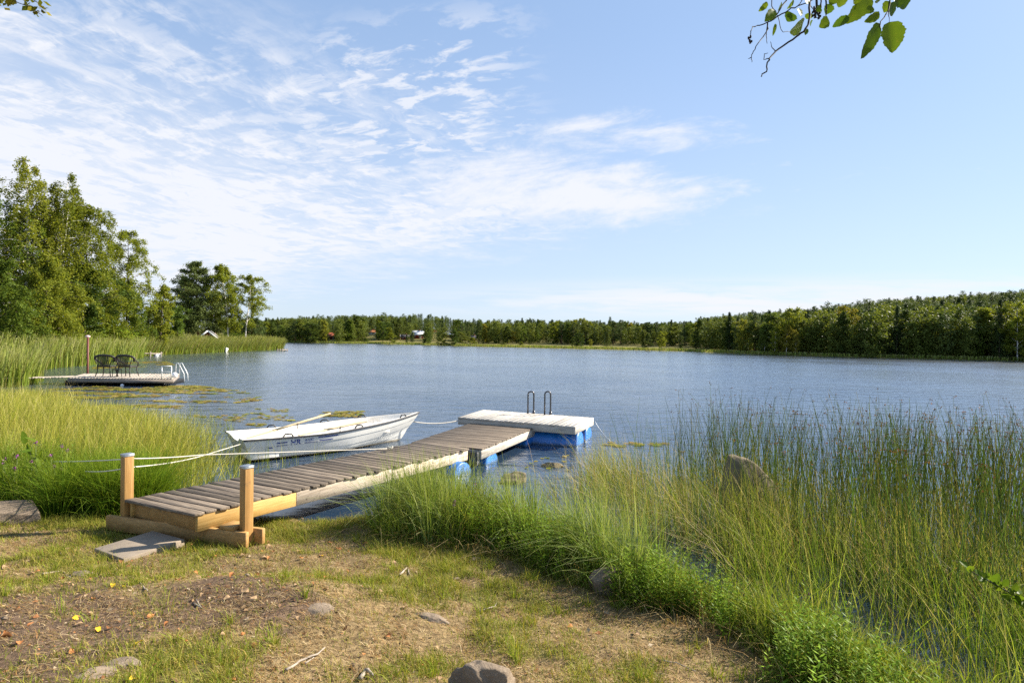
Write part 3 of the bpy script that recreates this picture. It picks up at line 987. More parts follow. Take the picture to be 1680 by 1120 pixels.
def make_chair(label):
    t = empty('wicker_chair', (0, 0, 0), label, 'chair', 'wicker chairs on the pontoon')
    # seat: woven pad; chair faces +y, its back towards -y
    mb = MB(); mb.box((0, .02, .40), (.50, .46, .05)); mb.build('seat', m_wick, t, bevel=.02, seg=2)
    # barrel back of upright canes between seat and rolled rim
    mb = MB(); rim = []
    for a_ in np.linspace(-2.05, 2.05, 25):
        k = math.cos(a_ / 2.05 * math.pi / 2)
        rim.append((.33 * math.sin(a_) * 1.02, -.22 - .0 - .10 * math.cos(a_) + .10 + (.0), .60 + .24 * k ** .7))
    rim = np.array(rim); mb.tube(rim, .042, 8); mb.build('rim', m_wick, t, smooth=True)
    mb = MB()
    for x_ in np.linspace(-.19, .19, 17):
        zt_ = .60 + .24 * max(0.05, 1 - (abs(x_) / .34) ** 2) ** .6
        mb.tube([(x_ * .9, -.20, .40), (x_ * 1.02, -.25, .60), (x_ * 1.12, -.235, zt_)], .0065, 5)
    for z_ in np.linspace(.43, .78, 14):
        mb.tube([(x_, -.22 - .03 * math.sin((z_ - .4) / .4 * 3), z_) for x_ in np.linspace(-.2, .2, 5)], .0055, 5)
    mb.build('backrest', m_wick, t, smooth=True)
    for sx_ in (-1, 1):
        mb = MB(); mb.tube([(sx_ * .24, .22, .41), (sx_ * .31, .14, .55), (sx_ * .33, .0, .62)], .022, 7); mb.build('arm', m_wick, t, smooth=True); mb = MB(); mb.tube([(sx_ * .2, -.2, .42), (sx_ * .27, -.2, .6), (sx_ * .3, -.2, .68)], .016, 6)
        mb.build('arm_support', m_wick, t, smooth=True)
        for sy in (-1, 1):
            MB().tube([(sx_ * .21, sy * .18, .40), (sx_ * .22, sy * .20, .2), (sx_ * .27, sy * .25, .0)], [.02, .017, .015], 7).build('leg', m_wick, t, smooth=True)
    return t


ch = make_chair('dark wicker armchair on the pontoon, the one closer to the shore and the red pole')
ch2 = copy_tree(ch); ch2['label'] = 'dark wicker armchair on the pontoon, the one closer to the white ladder'
for c_, px, rz in ((ch, 175, .10), (ch2, 209.5, -.06)):
    p_ = P(px, 617.5, .33); c_.location = tuple(p_); c_.rotation_euler = (0, 0, rz); k = 1.14; c_.scale = (k * 1.02, k, k * .97)
mb = MB(); c = P(192, 617.5, .33)
t = empty('side_table', tuple(c), 'low dark table between the two wicker chairs', 'table')
MB().tube([c + z3 * .30, c + z3 * .32], .2, 16).build('table_top', m_wick, t)
for a_ in (.5, 2.1, 3.6, 5.2):
    q_ = np.array((math.cos(a_) * .17, math.sin(a_) * .17, 0)); MB().tube([c + q_, c + q_ * .9 + z3 * .30], .013, 6).build('leg', m_wick, t)
m_redp = plain('red_painted_pole', (.12, .03, .022), .6); m_pink = plain('pale_cap', (.62, .42, .38), .5)
bp = P(130.5, 613, .33) + np.array((0, .5, 0)); dep = float(bp[1]); tp = PD(130, 553, dep)
t = empty('mooring_pole', (bp[0], bp[1], -.5), 'tall thin red pole with a pale cap standing at the back of the pontoon', 'pole')
MB().tube([(bp[0], bp[1], -.6), (bp[0] + .01, bp[1], tp[2])], .045, 8).build('shaft', m_redp, t, smooth=True)
mb = MB(); mb.tube([(bp[0], bp[1], tp[2] - .02), (bp[0], bp[1], tp[2] + .03), (bp[0], bp[1], tp[2] + .07), (bp[0], bp[1], tp[2] + .10)], [.06, .11, .10, .03], 10); mb.build('cap', m_pink, t, smooth=True)

# spit: small jetties, hut, boat, rail
m_greyw = wood('grey_jetty_wood', (.26, .21, .16), (.44, .37, .28), 0, 'x', .1)


def small_jetty(px0, px1, py, label, z=.30):
    a_, b_ = P(px0, py, z), P(px1, py, z); t = empty('small_jetty', tuple((a_ + b_) / 2), label, 'jetty')
    w_ = np.array((0, .9, 0)); deck_boards(a_ - w_, a_ + w_, b_ + w_, b_ - w_, 16, .05, 0, .01).build('deck', m_greyw, t)
    for f_ in (.06, .5, .94):
        c = lerp(a_, b_, f_)
        for s_ in (-1, 1): MB().tube([c + w_ * s_ * .95 - z3 * .9, c + w_ * s_ * .95 + z3 * .12], .07, 6).build('pile', m_qside, t)


small_jetty(217, 258, 579.3, 'small plank jetty at the edge of the spit reeds behind the pontoon')
small_jetty(459, 468, 573.4, 'tiny dark jetty at the very tip of the reedy spit', .22)
tag(ball(MB(), P(256, 582.6, .10), .22, 8, .8).build('buoy', m_wplast, None, smooth=True), 'white float under the end of the small plank jetty by the spit', 'buoy')
tag(ball(MB(), P(262, 581.8, .10), .18, 8, .8).build('buoy', m_wplast, None, smooth=True), 'white float just outside the small plank jetty by the spit reeds', 'buoy')


def dinghy(c, rz, L, label, flip=False):
    t = empty('dinghy', tuple(c), label, 'boat', rz=rz)
    s_ = np.linspace(0, 1, 14); v_ = np.linspace(0, 1, 8); A_, B_ = np.meshgrid(s_, v_, indexing='ij')
    bmx = .42 * L / 2.4 * (1 - np.clip((A_ - .3) / .7, 0, 1) ** 2.2) * (.9 + .1 * np.clip(A_ / .3, 0, 1))
    y = bmx * B_ ** .5; z = -.05 + B_ ** 1.6 * (.42 + .2 * A_ ** 2); x = (A_ - .5) * L + .15 * (B_ - 1) * A_
    if flip: z = .5 - z
    mb = MB(); mb.grid(np.stack([x, y, z], -1), True); mb.grid(np.stack([x, -y, z], -1), False)
    e = np.vstack([np.stack([x[0], y[0], z[0]], -1), np.stack([x[0], -y[0], z[0]], -1)[::-1]]); mb.add(e, [tuple(range(len(e)))])
    me_off = np.array(woff(t)); mb.v = [q_ + me_off for q_ in mb.v]
    o = mb.build('hull', m_gel, t, smooth=True); so_ = o.modifiers.new('skin', 'SOLIDIFY'); so_.thickness = .04
    mb = MB(); p_ = np.vstack([np.stack([x[:, -1], y[:, -1], z[:, -1]], -1), np.stack([x[:, -1], -y[:, -1], z[:, -1]], -1)[::-1]]) + me_off
    mb.tube(p_, .03, 6); mb.build('rim', m_rub, t, smooth=True)
    return t


c = P(370, 577.2, 0.0); dinghy(c, rad(-62), 2.0, 'white dinghy moored bow out among the spit reeds')
c = np.array(((341 - CX) / FPX * 71.5, 71.5, 0)); c[2] = h1(c[0], c[1]); dinghy(c, rad(5), 2.2, 'white boat hull turned over before the small hut on the spit', True)

m_redw = plain('red_painted_boards', (.17, .028, .020), .8); m_whitew = plain('white_painted_wood', (.75, .75, .73), .6)
m_tile = plain('red_roof_tiles', (.40, .105, .045), .8); m_sheet = plain('pale_sheet_roof', (.52, .54, .57), .5); m_darkroof = plain('dark_roof', (.06, .055, .06), .7)
m_orange = plain('orange_roof_tiles', (.52, .20, .08), .8); m_bluew = plain('blue_painted_wood', (.06, .12, .33), .6); m_glass = plain('dark_window_glass', (.02, .025, .03), .1, 0, .05, .6)


def house(c, w, d, hw, hr, rz, mw, mr, label, name='house', verge=True, nwin=2, chimney=True, door=None):
    t = empty(name, tuple(c), label, 'house' if name != 'hut' else 'hut', rz=rz)
    off = np.array(woff(t))
    x, y = w / 2, d / 2
    mb = MB()
    B_ = np.array([(-x, -y, -.6), (x, -y, -.6), (x, y, -.6), (-x, y, -.6)]); T_ = B_.copy(); T_[:, 2] = hw
    mb.add(np.vstack([B_, T_, [(-x, 0, hw + hr), (x, 0, hw + hr)]]), [(3, 2, 1, 0), (0, 1, 5, 4), (2, 3, 7, 6), (1, 2, 6, 9, 5), (3, 0, 4, 8, 7)])
    mb.v = [q_ + off for q_ in mb.v]; mb.build('wall', mw, t)
    e = .12 * d; k = hr / y
    mb = MB()
    for s_ in (-1, 1):
        a_ = np.array([(-x - e, s_ * (y + e), hw - k * e + .02), (x + e, s_ * (y + e), hw - k * e + .02), (x + e, 0, hw + hr + .02), (-x - e, 0, hw + hr + .02)])
        if s_ > 0: a_ = a_[::-1]
        b_ = a_ + np.array((0, 0, .08)); mb.hexa(a_ + off, b_ + off)
    rf = mb.build('roof', mr, t)
    if chimney: MB().box(np.array((w * .18, 0, hw + hr + .12)) + off, (.3, .3, .5)).build('chimney', m_redw, rf)
    if verge:
        for sx_ in (-1, 1):
            for s_ in (-1, 1):
                mb = MB(); mb.beam(np.array((sx_ * (x + e + .02), s_ * (y + e), hw - k * e + .03)) + off, np.array((sx_ * (x + e + .02), 0, hw + hr + .03)) + off, .05, .16)
                mb.build('bargeboard', m_whitew, t)
    for i in range(nwin):
        xx = (i + .5) / nwin * w - x
        f_ = MB().box(np.array((xx, -y - .02, hw * .55)) + off, (w / nwin * .35, .05, hw * .42)).build('window', m_whitew, t)
        MB().box(np.array((xx, -y - .05, hw * .55)) + off, (w / nwin * .26, .03, hw * .32)).build('pane', m_glass, f_)
    if door: MB().box(np.array((w * .3, -y - .03, hw * .4)) + off, (w * .16, .05, hw * .8)).build('door', door, t)
    return t


c = np.array(((343 - CX) / FPX * 74, 74, 0)); c[2] = h1(c[0], c[1])
house(c, 2.0, 1.75, 1.45, .75, rad(110), m_redw, m_darkroof, 'small red hut with white gable boards under the pines on the spit', 'hut', True, 1, False)
HOUSE_AT = []
for px, py, w, d_, hw, hr, rz, mw, mr, lab, dr in (
        (546, 556.5, 2.7, 2.2, 1.0, .95, -.2, m_redw, m_tile, 'little red cottage with tiled roof at the edge of the wood by the far meadow', m_bluew),
        (610, 548, 2.9, 2.2, .75, .75, .1, m_whitew, m_orange, 'pale cottage with an orange roof up the slope behind the far meadow', None),
        (685, 555, 3.4, 2.8, 1.3, 1.1, .05, m_redw, m_sheet, 'dark red barn with a pale sheet roof behind the far meadow', m_whitew),
        (664, 557, 2.2, 2.0, .9, .6, .2, m_redw, m_darkroof, 'low dark roofed shed beside the red barn', None),
        (712, 547, 1.8, 1.8, .7, .6, .3, m_whitew, m_tile, 'cottage with a red roof showing between trees above the barn', None),
        (737, 553, 3.0, 2.2, .9, .6, -.1, m_redw, m_sheet, 'long shed with pale roof half hidden by round trees', None),
        (776, 559, 2.0, 1.8, .8, .7, .1, m_redw, m_darkroof, 'small red shed at the meadow edge beyond the low bushes', None)):
    c = G_hit(px, py, 100); house(c, w, d_, hw, hr, rz, mw, mr, lab, door=dr); HOUSE_AT.append((px, w / c[1] * FPX * .62, c[1]))
# rail by the left bushes
t0, t1 = PD(92, 563.5, 41), PD(113, 563, 42)
t = empty('rail_fence', tuple(t0 - z3 * .4), 'short weathered wooden rail at the back of the reeds', 'fence')
for z_ in (0, -.2): MB().beam(t0 + z3 * (z_ + .12), t1 + z3 * (z_ + .12), .05, .07).build('rail', m_greyw, t)
for q_ in (t0, (t0 + t1) / 2, t1): MB().tube([q_ - z3 * 1.2, q_ + z3 * .18], .05, 6).build('post', m_greyw, t)

# ------------------------------------------------------------------ rocks
m_rock, o = mat('granite')
wp = worldpos(); n = noise(wp, 7, 6, 0.65); n2 = noise(wp, 55, 4, 0.7); n3 = noise(wp, 2.5, 4, .6)
c = mixc(n, (.095, .068, .046), (.30, .232, .165)); c = mixc(sstep(n2, .55, .7) * .5, c, (.38, .315, .24)); c = mixc(sstep(n2, .42, .3) * .6, c, (.06, .05, .042))
c = mixc(sstep(n3, .62, .75) * .5, c, (.20, .21, .13))
principled(o, c, .9, 0, .2, n + n2 * .35, .9, .02)
m_rockd, o = mat('dark_lichen_rock')
wp = worldpos(); n = noise(wp, 6, 6, .65); n2 = noise(wp, 40, 4, .7)
c = mixc(n, (.08, .064, .040), (.22, .175, .11)); c = mixc(sstep(n2, .58, .7) * .5, c, (.30, .27, .20)); principled(o, c, .9, 0, .2, n + n2 * .3, .8, .02)


def rock(name, loc, size, seed, label, m=None, rz=0.0, cuts=9, cat='rock', sink=.25, peak=None, rough=.10, group=None):
    r = np.random.default_rng(seed)
    bm = bmesh.new(); bmesh.ops.create_icosphere(bm, subdivisions=5, radius=1)
    V = np.array([v.co[:] for v in bm.verts]); F = np.array([[v.index for v in f.verts] for f in bm.faces]); bm.free()
    for _ in range(cuts):
        d = r.normal(size=3); d[2] *= .7; d /= np.linalg.norm(d); h = r.uniform(.52, .85)
        k = V @ d; V = V - np.maximum(k - h, 0)[:, None] * d[None] * .93
    nz = fbm(V[:, 0] * 2.3 + V[:, 2] * 1.7 + seed, V[:, 1] * 2.3 - V[:, 2] * 1.1 + 40, 5, seed) - .5
    nz2 = fbm(V[:, 0] * 9 + V[:, 2] * 7 + seed, V[:, 1] * 9 - V[:, 2] * 5 + 40, 3, seed + 5) - .5
    V = V * (1 + nz * rough * 3 + nz2 * rough * .7)[:, None]
    if peak: V[:, 0] += peak[0] * np.maximum(V[:, 2], 0) ; V[:, 2] *= 1 + peak[1] * (V[:, 0] * peak[2])
    V = V * np.array(size)
    cs, sn = math.cos(rz), math.sin(rz)
    V = np.stack([V[:, 0] * cs - V[:, 1] * sn, V[:, 0] * sn + V[:, 1] * cs, V[:, 2]], 1)
    o = npmesh(name, V, [F], m or m_rock, smooth=True); o.location = (loc[0], loc[1], loc[2] + size[2] * (1 - sink) - size[2] * .35)
    return tag(o, label, cat, group)


rock('boulder', G_hit(14, 856), (.42, .24, .20), 3, 'pale grey rounded boulder in front of the tall tussock grass by the thistles', rz=.1, rough=.07, sink=.3)
rock('boulder', G_hit(795, 1134), (.20, .16, .15), 15, 'brown grey boulder at the bottom edge of the lawn with bare ground around it', rz=.3, sink=.45)
rock('boulder', G_hit(995, 968), (.19, .15, .15), 12, 'pale cracked rock half hidden at the edge of the tall bank grass', rz=.5, sink=.25)
rock('flat_stone', G_hit(518, 998), (.13, .15, .04), 21, 'flat tan stone set in the ground beside the dark patch of soil', rz=.7, sink=1.20, cuts=4, rough=.05)
rock('flat_stone', G_hit(700, 1012), (.17, .08, .035), 22, 'low narrow stone almost buried in the middle of the lawn', rz=-.2, sink=1.15, cuts=4, rough=.05)
rock('flat_stone', G_hit(200, 1092), (.14, .11, .05), 23, 'whitish stone breaking the bare path with a smaller one beside it', rz=.2, sink=1.10, cuts=4, rough=.06)
rock('flat_stone', G_hit(150, 1108), (.12, .09, .04), 24, 'small whitish stone at the foot of the bare path', rz=1.0, sink=1.10, cuts=4, rough=.06)
rock('flat_stone', G_hit(135, 940), (.14, .08, .03), 27, 'grey stone level with the soil behind the scattered yellow leaves', rz=.2, sink=1.15, cuts=4, rough=.06)
rock('flat_stone', G_hit(780, 918), (.09, .06, .04), 28, 'small pale stone in dry grass before the bank herbs', rz=.5, sink=1.05, cuts=4, rough=.06)
rock('flat_stone', G_hit(348, 904), (.09, .07, .035), 29, 'small grey stone in the grass beside the slab', rz=.4, sink=1.05, cuts=4, rough=.06)
rb = np.array(P(1228, 868, 0.0))
rock('boulder', (rb[0], rb[1], .12), (.46, .28, .56), 33, 'big dark wedge shaped boulder standing in the water among the rushes', m_rockd, rz=-.25, cuts=7, sink=.42, peak=(-.10, .75, -.45), rough=.06)
rock('boulder', P(845, 795, -.05), (.30, .18, .16), 41, 'low wet stone in the shallow water below the float', m_rockd, rz=.3, sink=.4)
rock('boulder', P(905, 770, -.05), (.22, .14, .12), 42, 'small wet stone awash between the float and the reeds', m_rockd, rz=.3, sink=.5)


# ------------------------------------------------------------------ leaf and blade makers
def leafquads(pos, size, r, flat_=0.35, aspect=.55):
    n = len(pos); nrm = r.normal(size=(n, 3)); nrm[:, 2] = np.abs(nrm[:, 2]) + flat_; nrm /= np.linalg.norm(nrm, axis=1)[:, None]
    t = np.cross(nrm, r.normal(size=(n, 3))); t /= np.linalg.norm(t, axis=1)[:, None] + 1e-9
    b = np.cross(nrm, t); s = (np.asarray(size) * r.uniform(.6, 1.35, n))[:, None]
    V = np.stack([pos - t * s * .5, pos + b * s * aspect * .5, pos + t * s * .5, pos - b * s * aspect * .5], 1).reshape(-1, 3)
    F = np.arange(n * 4).reshape(-1, 4)
    return V, F, np.repeat(r.random(n), 4)


def blades(base, h, w, lean, curl, cols, tip=None, seg=3, r=rng, droop=.35, tw=.12):
    """thin tapering strips. lean (n,2) sideways travel per height, curl: how much of it comes near the tip"""
    n = len(base); t = np.linspace(0, 1, seg + 1)
    h = np.broadcast_to(h, n)[:, None]; w = np.broadcast_to(w, n)[:, None]
    lean = np.asarray(lean, float); L = np.linalg.norm(lean, axis=1)[:, None]
    sh = (1 - curl) * t + curl * t ** 2.2
    x = base[:, 0:1] + lean[:, 0:1] * h * sh; y = base[:, 1:2] + lean[:, 1:2] * h * sh
    z = base[:, 2:3] + h * t - h * droop * np.minimum(L, 1.6) * t ** 2.4
    a = r.uniform(0, 2 * math.pi, n)[:, None]; wx, wy = np.cos(a), np.sin(a)
    ww = w * .5 * (1 - (1 - tw) * t ** 1.5)
    c = np.stack([x, y, z], -1); d = np.stack([wx * ww, wy * ww, 0 * ww], -1)
    V = np.stack([c - d, c + d], 2).reshape(-1, 3)
    k = (np.arange(n) * (seg + 1) * 2)[:, None]; F = []
    for i in range(seg):
        q = k + np.array([[i * 2, i * 2 + 1, i * 2 + 3, i * 2 + 2]]); F.append(q)
    F = np.concatenate(F)
    C = np.repeat(cols[:, None, :], seg + 1, 1)
    if tip is not None:
        m_ = (t ** 2)[None, :, None] * np.asarray(tip)[:, None, 3:4]; C = C * (1 - m_) + np.asarray(tip)[:, None, :3] * m_
    C = np.repeat(C[:, :, None, :], 2, 2).reshape(-1, 3)
    return V, F, C


class Scatter:
    def __init__(s): s.V = []; s.F = []; s.C = []; s.n = 0

    def add(s, V, F, C):
        s.V.append(V); s.F.append(F + s.n); s.C.append(C); s.n += len(V)

    def build(s, name, m, label=None, cat=None, kind='stuff', parent=None):
        o = npmesh(name, np.concatenate(s.V), s.F, m, parent, attrs={'Col': np.concatenate(s.C)})
        if label: o['label'] = label
        if cat: o['category'] = cat
        if kind: o['kind'] = kind
        return o


def pick(cols, n, r=rng, jit=.18, wts=None):
    cols = np.array(cols); i = r.choice(len(cols), n, p=wts); j = r.choice(len(cols), n, p=wts); t = r.random(n)[:, None] * .6
    return (cols[i] * (1 - t) + cols[j] * t) * (1 + r.normal(0, jit, n))[:, None].clip(.4, 1.8)


def inzone(poly, n, dens=None, r=rng):
    p = np.array(poly); out = []; m = 0
    while m < n:
        q = r.uniform(p.min(0), p.max(0), (n, 2)); k = inpoly(q[:, 0], q[:, 1], poly)
        if dens is not None: k &= r.random(n) < dens(q[:, 0], q[:, 1])
        out.append(q[k]); m += k.sum()
        if len(out) > 400: break
    return np.concatenate(out)[:n]


def onground(q, dz=0.0, sub=0.0):
    return np.column_stack([q, np.maximum(hfun(q[:, 0], q[:, 1]), -sub) + dz])


m_blade = blademat('grass_blades'); m_reed = blademat('reed_blades', .3, .55); m_dry = blademat('dry_straw', .15, .8); m_herb = blademat('herb_leaves', .4, .45)


def leanv(n, mean, sd, r=rng): return np.asarray(mean)[None] + r.normal(0, sd, (n, 2))


# short lawn grass on the bank
LAWN = [(-4.6, 2.4), (3.6, 2.4), (2.6, 4.4), (1.2, 5.7), (0.4, 6.6), (-.5, 7.15), (-1.4, 7.3), (-2.2, 7.08), (-2.9, 7.2), (-3.6, 7.35), (-5.2, 7.8), (-6.5, 7.6), (-6.0, 5)]
sc = Scatter()
q = inzone(LAWN, 125000, lambda x, y: np.clip(.20 + .9 * greenmask(x, y) + .35 * (y > 5.6) - .2 * soilmask(x, y), .02, 1) * (.35 + .65 * ss(fbm(x * 6, y * 6, 3, 8), .35, .65)))
n = len(q); g = greenmask(q[:, 0], q[:, 1])
hh = rng.gamma(4, .0078, n) * (.75 + g * 1.0) * (.7 + .6 * fbm(q[:, 0] * 5, q[:, 1] * 5, 3, 28)) + .012
cols = pick([(.15, .21, .02), (.22, .26, .028), (.30, .28, .045), (.36, .27, .08), (.09, .14, .015)], n, jit=.22)
tipc = np.column_stack([pick([(.30, .27, .06), (.36, .27, .10), (.22, .24, .03)], n), rng.random(n) * .8])
sc.add(*blades(onground(q, -.004), hh, rng.uniform(.003, .0055, n), leanv(n, (-.1, 0), .5), .5, cols, tipc, 2))
sc.build('lawn_grass', m_blade)
# dry straw lying on the ground
sc = Scatter()
q = inzone(LAWN, 85000, lambda x, y: np.clip(1.0 - .45 * greenmask(x, y) - .45 * soilmask(x, y) * ss(fbm(x * 3, y * 3, 2, 4), .3, .5), .1, 1) * (.2 + .8 * ss(fbm(x * 4, y * 4, 3, 18), .35, .6)))
n = len(q); L_ = leanv(n, (0, 0), 1.0); L_ /= np.linalg.norm(L_, axis=1)[:, None]
hh = rng.gamma(3, .0085, n) + .010
cols = pick([(.38, .27, .125), (.29, .19, .078), (.18, .115, .046), (.50, .39, .22), (.09, .06, .03), (.25, .12, .04)], n, jit=.2)
b_ = onground(q, .004)
t = np.linspace(0, 1, 3); zz_ = rng.uniform(.0, .35, n)
e_ = b_.copy(); e_[:, :2] += L_ * hh[:, None]; e_[:, 2] = np.maximum(hfun(e_[:, 0], e_[:, 1]), 0) + .004 + hh * zz_
pr = np.stack([-L_[:, 1], L_[:, 0], 0 * hh], 1) * rng.uniform(.0009, .0019, n)[:, None]
mid_ = (b_ + e_) / 2 + np.column_stack([pr[:, :2] * rng.normal(0, 4, (n, 1)), hh * .08])
V = np.stack([b_ - pr, b_ + pr, mid_ - pr, mid_ + pr, e_ - pr * .5, e_ + pr * .5], 1).reshape(-1, 3)
k = (np.arange(n) * 6)[:, None]
sc.add(V, np.concatenate([k + np.array([[0, 1, 3, 2]]), k + np.array([[2, 3, 5, 4]])]), np.repeat(cols, 6, 0))
sc.build('dry_straw', m_dry)
# crumbs and chips on the soil
sc = Scatter()
q = inzone(LAWN, 9000, lambda x, y: np.clip(soilmask(x, y) + .15, 0, 1)); n = len(q)
V, F, rr = leafquads(onground(q, .006), rng.gamma(2, .006, n) + .004, rng, 2.5, .6)
sc.add(V, F, np.repeat(pick([(.07, .045, .03), (.30, .2, .11), (.42, .33, .22), (.16, .09, .05), (.30, .13, .05)], n), 4, 0))
sc.build('soil_crumbs', m_dry)

# yellow sedge bed in the shallow bay
SEDGE = [(-5.0, 7.4), (-4.2, 7.55), (-3.9, 8.3), (-4.1, 9.2), (-5.2, 11.0), (-6.4, 12.6), (-8.8, 15.2), (-12.5, 17.6), (-14.5, 20.5), (-18, 22), (-24, 22), (-24, 15), (-12, 9.5), (-7.2, 7.6)]
sc = Scatter()


def sdens(x, y):
    d = sdpoly(x, y, SEDGE)
    return np.clip(ss(d + (fbm(x * 1.5, y * 1.5, 3, 12) - .5) * 1.2, -.1, 1.5) * (.35 + .65 * ss(fbm(x * 2.6, y * 2.6, 3, 2), .3, .6)), 0, 1) * np.clip(9.0 / y, .45, 1)


q = inzone(SEDGE, 52000, sdens); n = len(q); d = sdpoly(q[:, 0], q[:, 1], SEDGE)
far_ = ss(q[:, 1], 11, 19)
hh = (rng.normal(.86, .16, n) * (1 - .42 * far_)).clip(.25, 1.3) * (.72 + .28 * ss(d, 0, 1.2)) * (.85 + .3 * fbm(q[:, 0] * .8, q[:, 1] * .8, 2, 6))
cols = pick([(.26, .28, .022), (.34, .33, .035), (.17, .23, .02), (.44, .38, .09), (.10, .16, .018)], n, jit=.24)
tipc = np.column_stack([pick([(.46, .40, .10), (.34, .35, .04), (.55, .46, .22)], n), rng.random(n) * .9])
sc.add(*blades(onground(q, -.02, .25), hh + .1, rng.uniform(.006, .013, n), leanv(n, (.16, .02), .26), .6, cols, tipc, 3))
m2 = 1800; q = inzone(SEDGE, m2, sdens)
sc.add(*blades(onground(q, 0, .2), rng.uniform(.7, 1.25, m2), np.full(m2, .006), leanv(m2, (.25, 0), .4), .5, pick([(.55, .46, .24), (.46, .36, .14)], m2), None, 3))
sc.build('sedge_bed', m_reed)
# sparse stems in the open water between sedge and boat
sc = Scatter()
OPEN = [(-3.9, 7.4), (-2.9, 7.8), (-2.6, 8.8), (-3.2, 10.2), (-5.2, 12.2), (-8.5, 16), (-10, 18.5), (-8.0, 13), (-4.6, 9.6)]
q = inzone(OPEN, 800, lambda x, y: ss(fbm(x * 2, y * 2, 3, 61), .35, .65)); n = len(q)
hh = rng.uniform(.3, .85, n) * np.where(q[:, 1] > 10, .6, 1)
sc.add(*blades(np.column_stack([q, np.full(n, -.1)]), hh, rng.uniform(.005, .010, n), leanv(n, (.05, 0), .22), .5, pick([(.20, .25, .02), (.28, .27, .04), (.10, .14, .02)], n), None, 3))
sc.build('water_stems', m_reed)
# tussocks of greener grass on the shore beside the gangway
sc = Scatter()
TUS = [(-6.6, 7.1), (-5.6, 6.75), (-4.95, 6.75), (-4.45, 7.0), (-4.2, 7.45), (-4.6, 8.0), (-6.0, 8.4), (-8.6, 8.6), (-9, 7.6)]
cc = inzone(TUS, 46)
for i, c_ in enumerate(cc):
    k = 420; a = rng.uniform(0, 6.283, k); rr = np.abs(rng.normal(0, .11, k)); q = c_[None] + np.stack([np.cos(a), np.sin(a)], 1) * rr[:, None]
    ln = np.stack([np.cos(a), np.sin(a)], 1) * (rng.uniform(.1, .9, k) * (.5 + rr * 4))[:, None] + np.array((.12, -.05))
    sc.add(*blades(onground(q, -.02, .1), rng.uniform(.45, .95, k), rng.uniform(.005, .009, k), ln, .75, pick([(.10, .19, .014), (.14, .24, .018), (.21, .27, .025), (.07, .14, .012)], k, jit=.2),
                   np.column_stack([pick([(.3, .33, .05), (.24, .3, .03)], k), rng.random(k) * .6]), 4, droop=.45))
sc.build('tussock_grass', m_blade)

# bright bank grass, herbs, and the rushes beyond
BANK = [(-1.75, 6.9), (-1.35, 6.15), (-.8, 5.85), (0.0, 5.6), (.55, 5.15), (.95, 4.75), (1.25, 4.35), (1.5, 3.9), (1.75, 3.3), (2.0, 2.6), (3.4, 2.6), (3.2, 3.5), (2.4, 4.6), (1.4, 5.8), (.6, 6.8), (-.4, 7.4), (-1.4, 7.5)]


def bdens(x, y):
    d = sdpoly(x, y, BANK); return np.clip(ss(d + (fbm(x * 2.2, y * 2.2, 3, 13) - .5) * 1.1, -.1, .55) * (.18 + .82 * ss(fbm(x * 3, y * 3, 3, 22), .34, .6)), 0, 1)


sc = Scatter()
q = inzone(BANK, 20000, bdens); n = len(q); d = sdpoly(q[:, 0], q[:, 1], BANK)
clump = ss(-q[:, 0], -.3, .5)
hh = rng.normal(.36, .12, n).clip(.08, .75) * (.40 + .55 * ss(d, 0, .6)) * (1 + .62 * clump) * (.8 + .4 * fbm(q[:, 0] * 1.6, q[:, 1] * 1.6, 2, 6))
cols = pick([(.13, .22, .016), (.19, .27, .024), (.25, .31, .03), (.08, .15, .012), (.33, .31, .09)], n, jit=.25)
tipc = np.column_stack([pick([(.36, .36, .08), (.26, .32, .03), (.50, .46, .22)], n), rng.random(n) * .8])
sc.add(*blades(onground(q, -.01, .1), hh, rng.uniform(.004, .0105, n), leanv(n, (-.06, -.06), .36), .7, cols, tipc, 3, droop=.4))
# long arching pale blades of the big clump near the gangway
cc = inzone([(-1.5, 6.4), (-.9, 6.1), (.3, 6.0), (1.0, 5.0), (1.4, 5.2), (.5, 6.7), (-.9, 7.1), (-1.5, 7.0)], 30)
for c_ in cc:
    k = 120; a = rng.uniform(0, 6.283, k); rr = np.abs(rng.normal(0, .09, k)); q = c_[None] + np.stack([np.cos(a), np.sin(a)], 1) * rr[:, None]
    ln = np.stack([np.cos(a), np.sin(a)], 1) * (rng.random(k) ** 1.6 * 1.05 + .04)[:, None] + np.array((-.08, -.04))
    sc.add(*blades(onground(q, -.01, .1), rng.uniform(.35, 1.02, k), rng.uniform(.005, .010, k), ln, .8, pick([(.13, .21, .03), (.22, .28, .06), (.34, .38, .15), (.09, .16, .015)], k, jit=.15),
                   np.column_stack([pick([(.46, .47, .24), (.30, .35, .08)], k), rng.random(k) * .9]), 5, droop=.5))
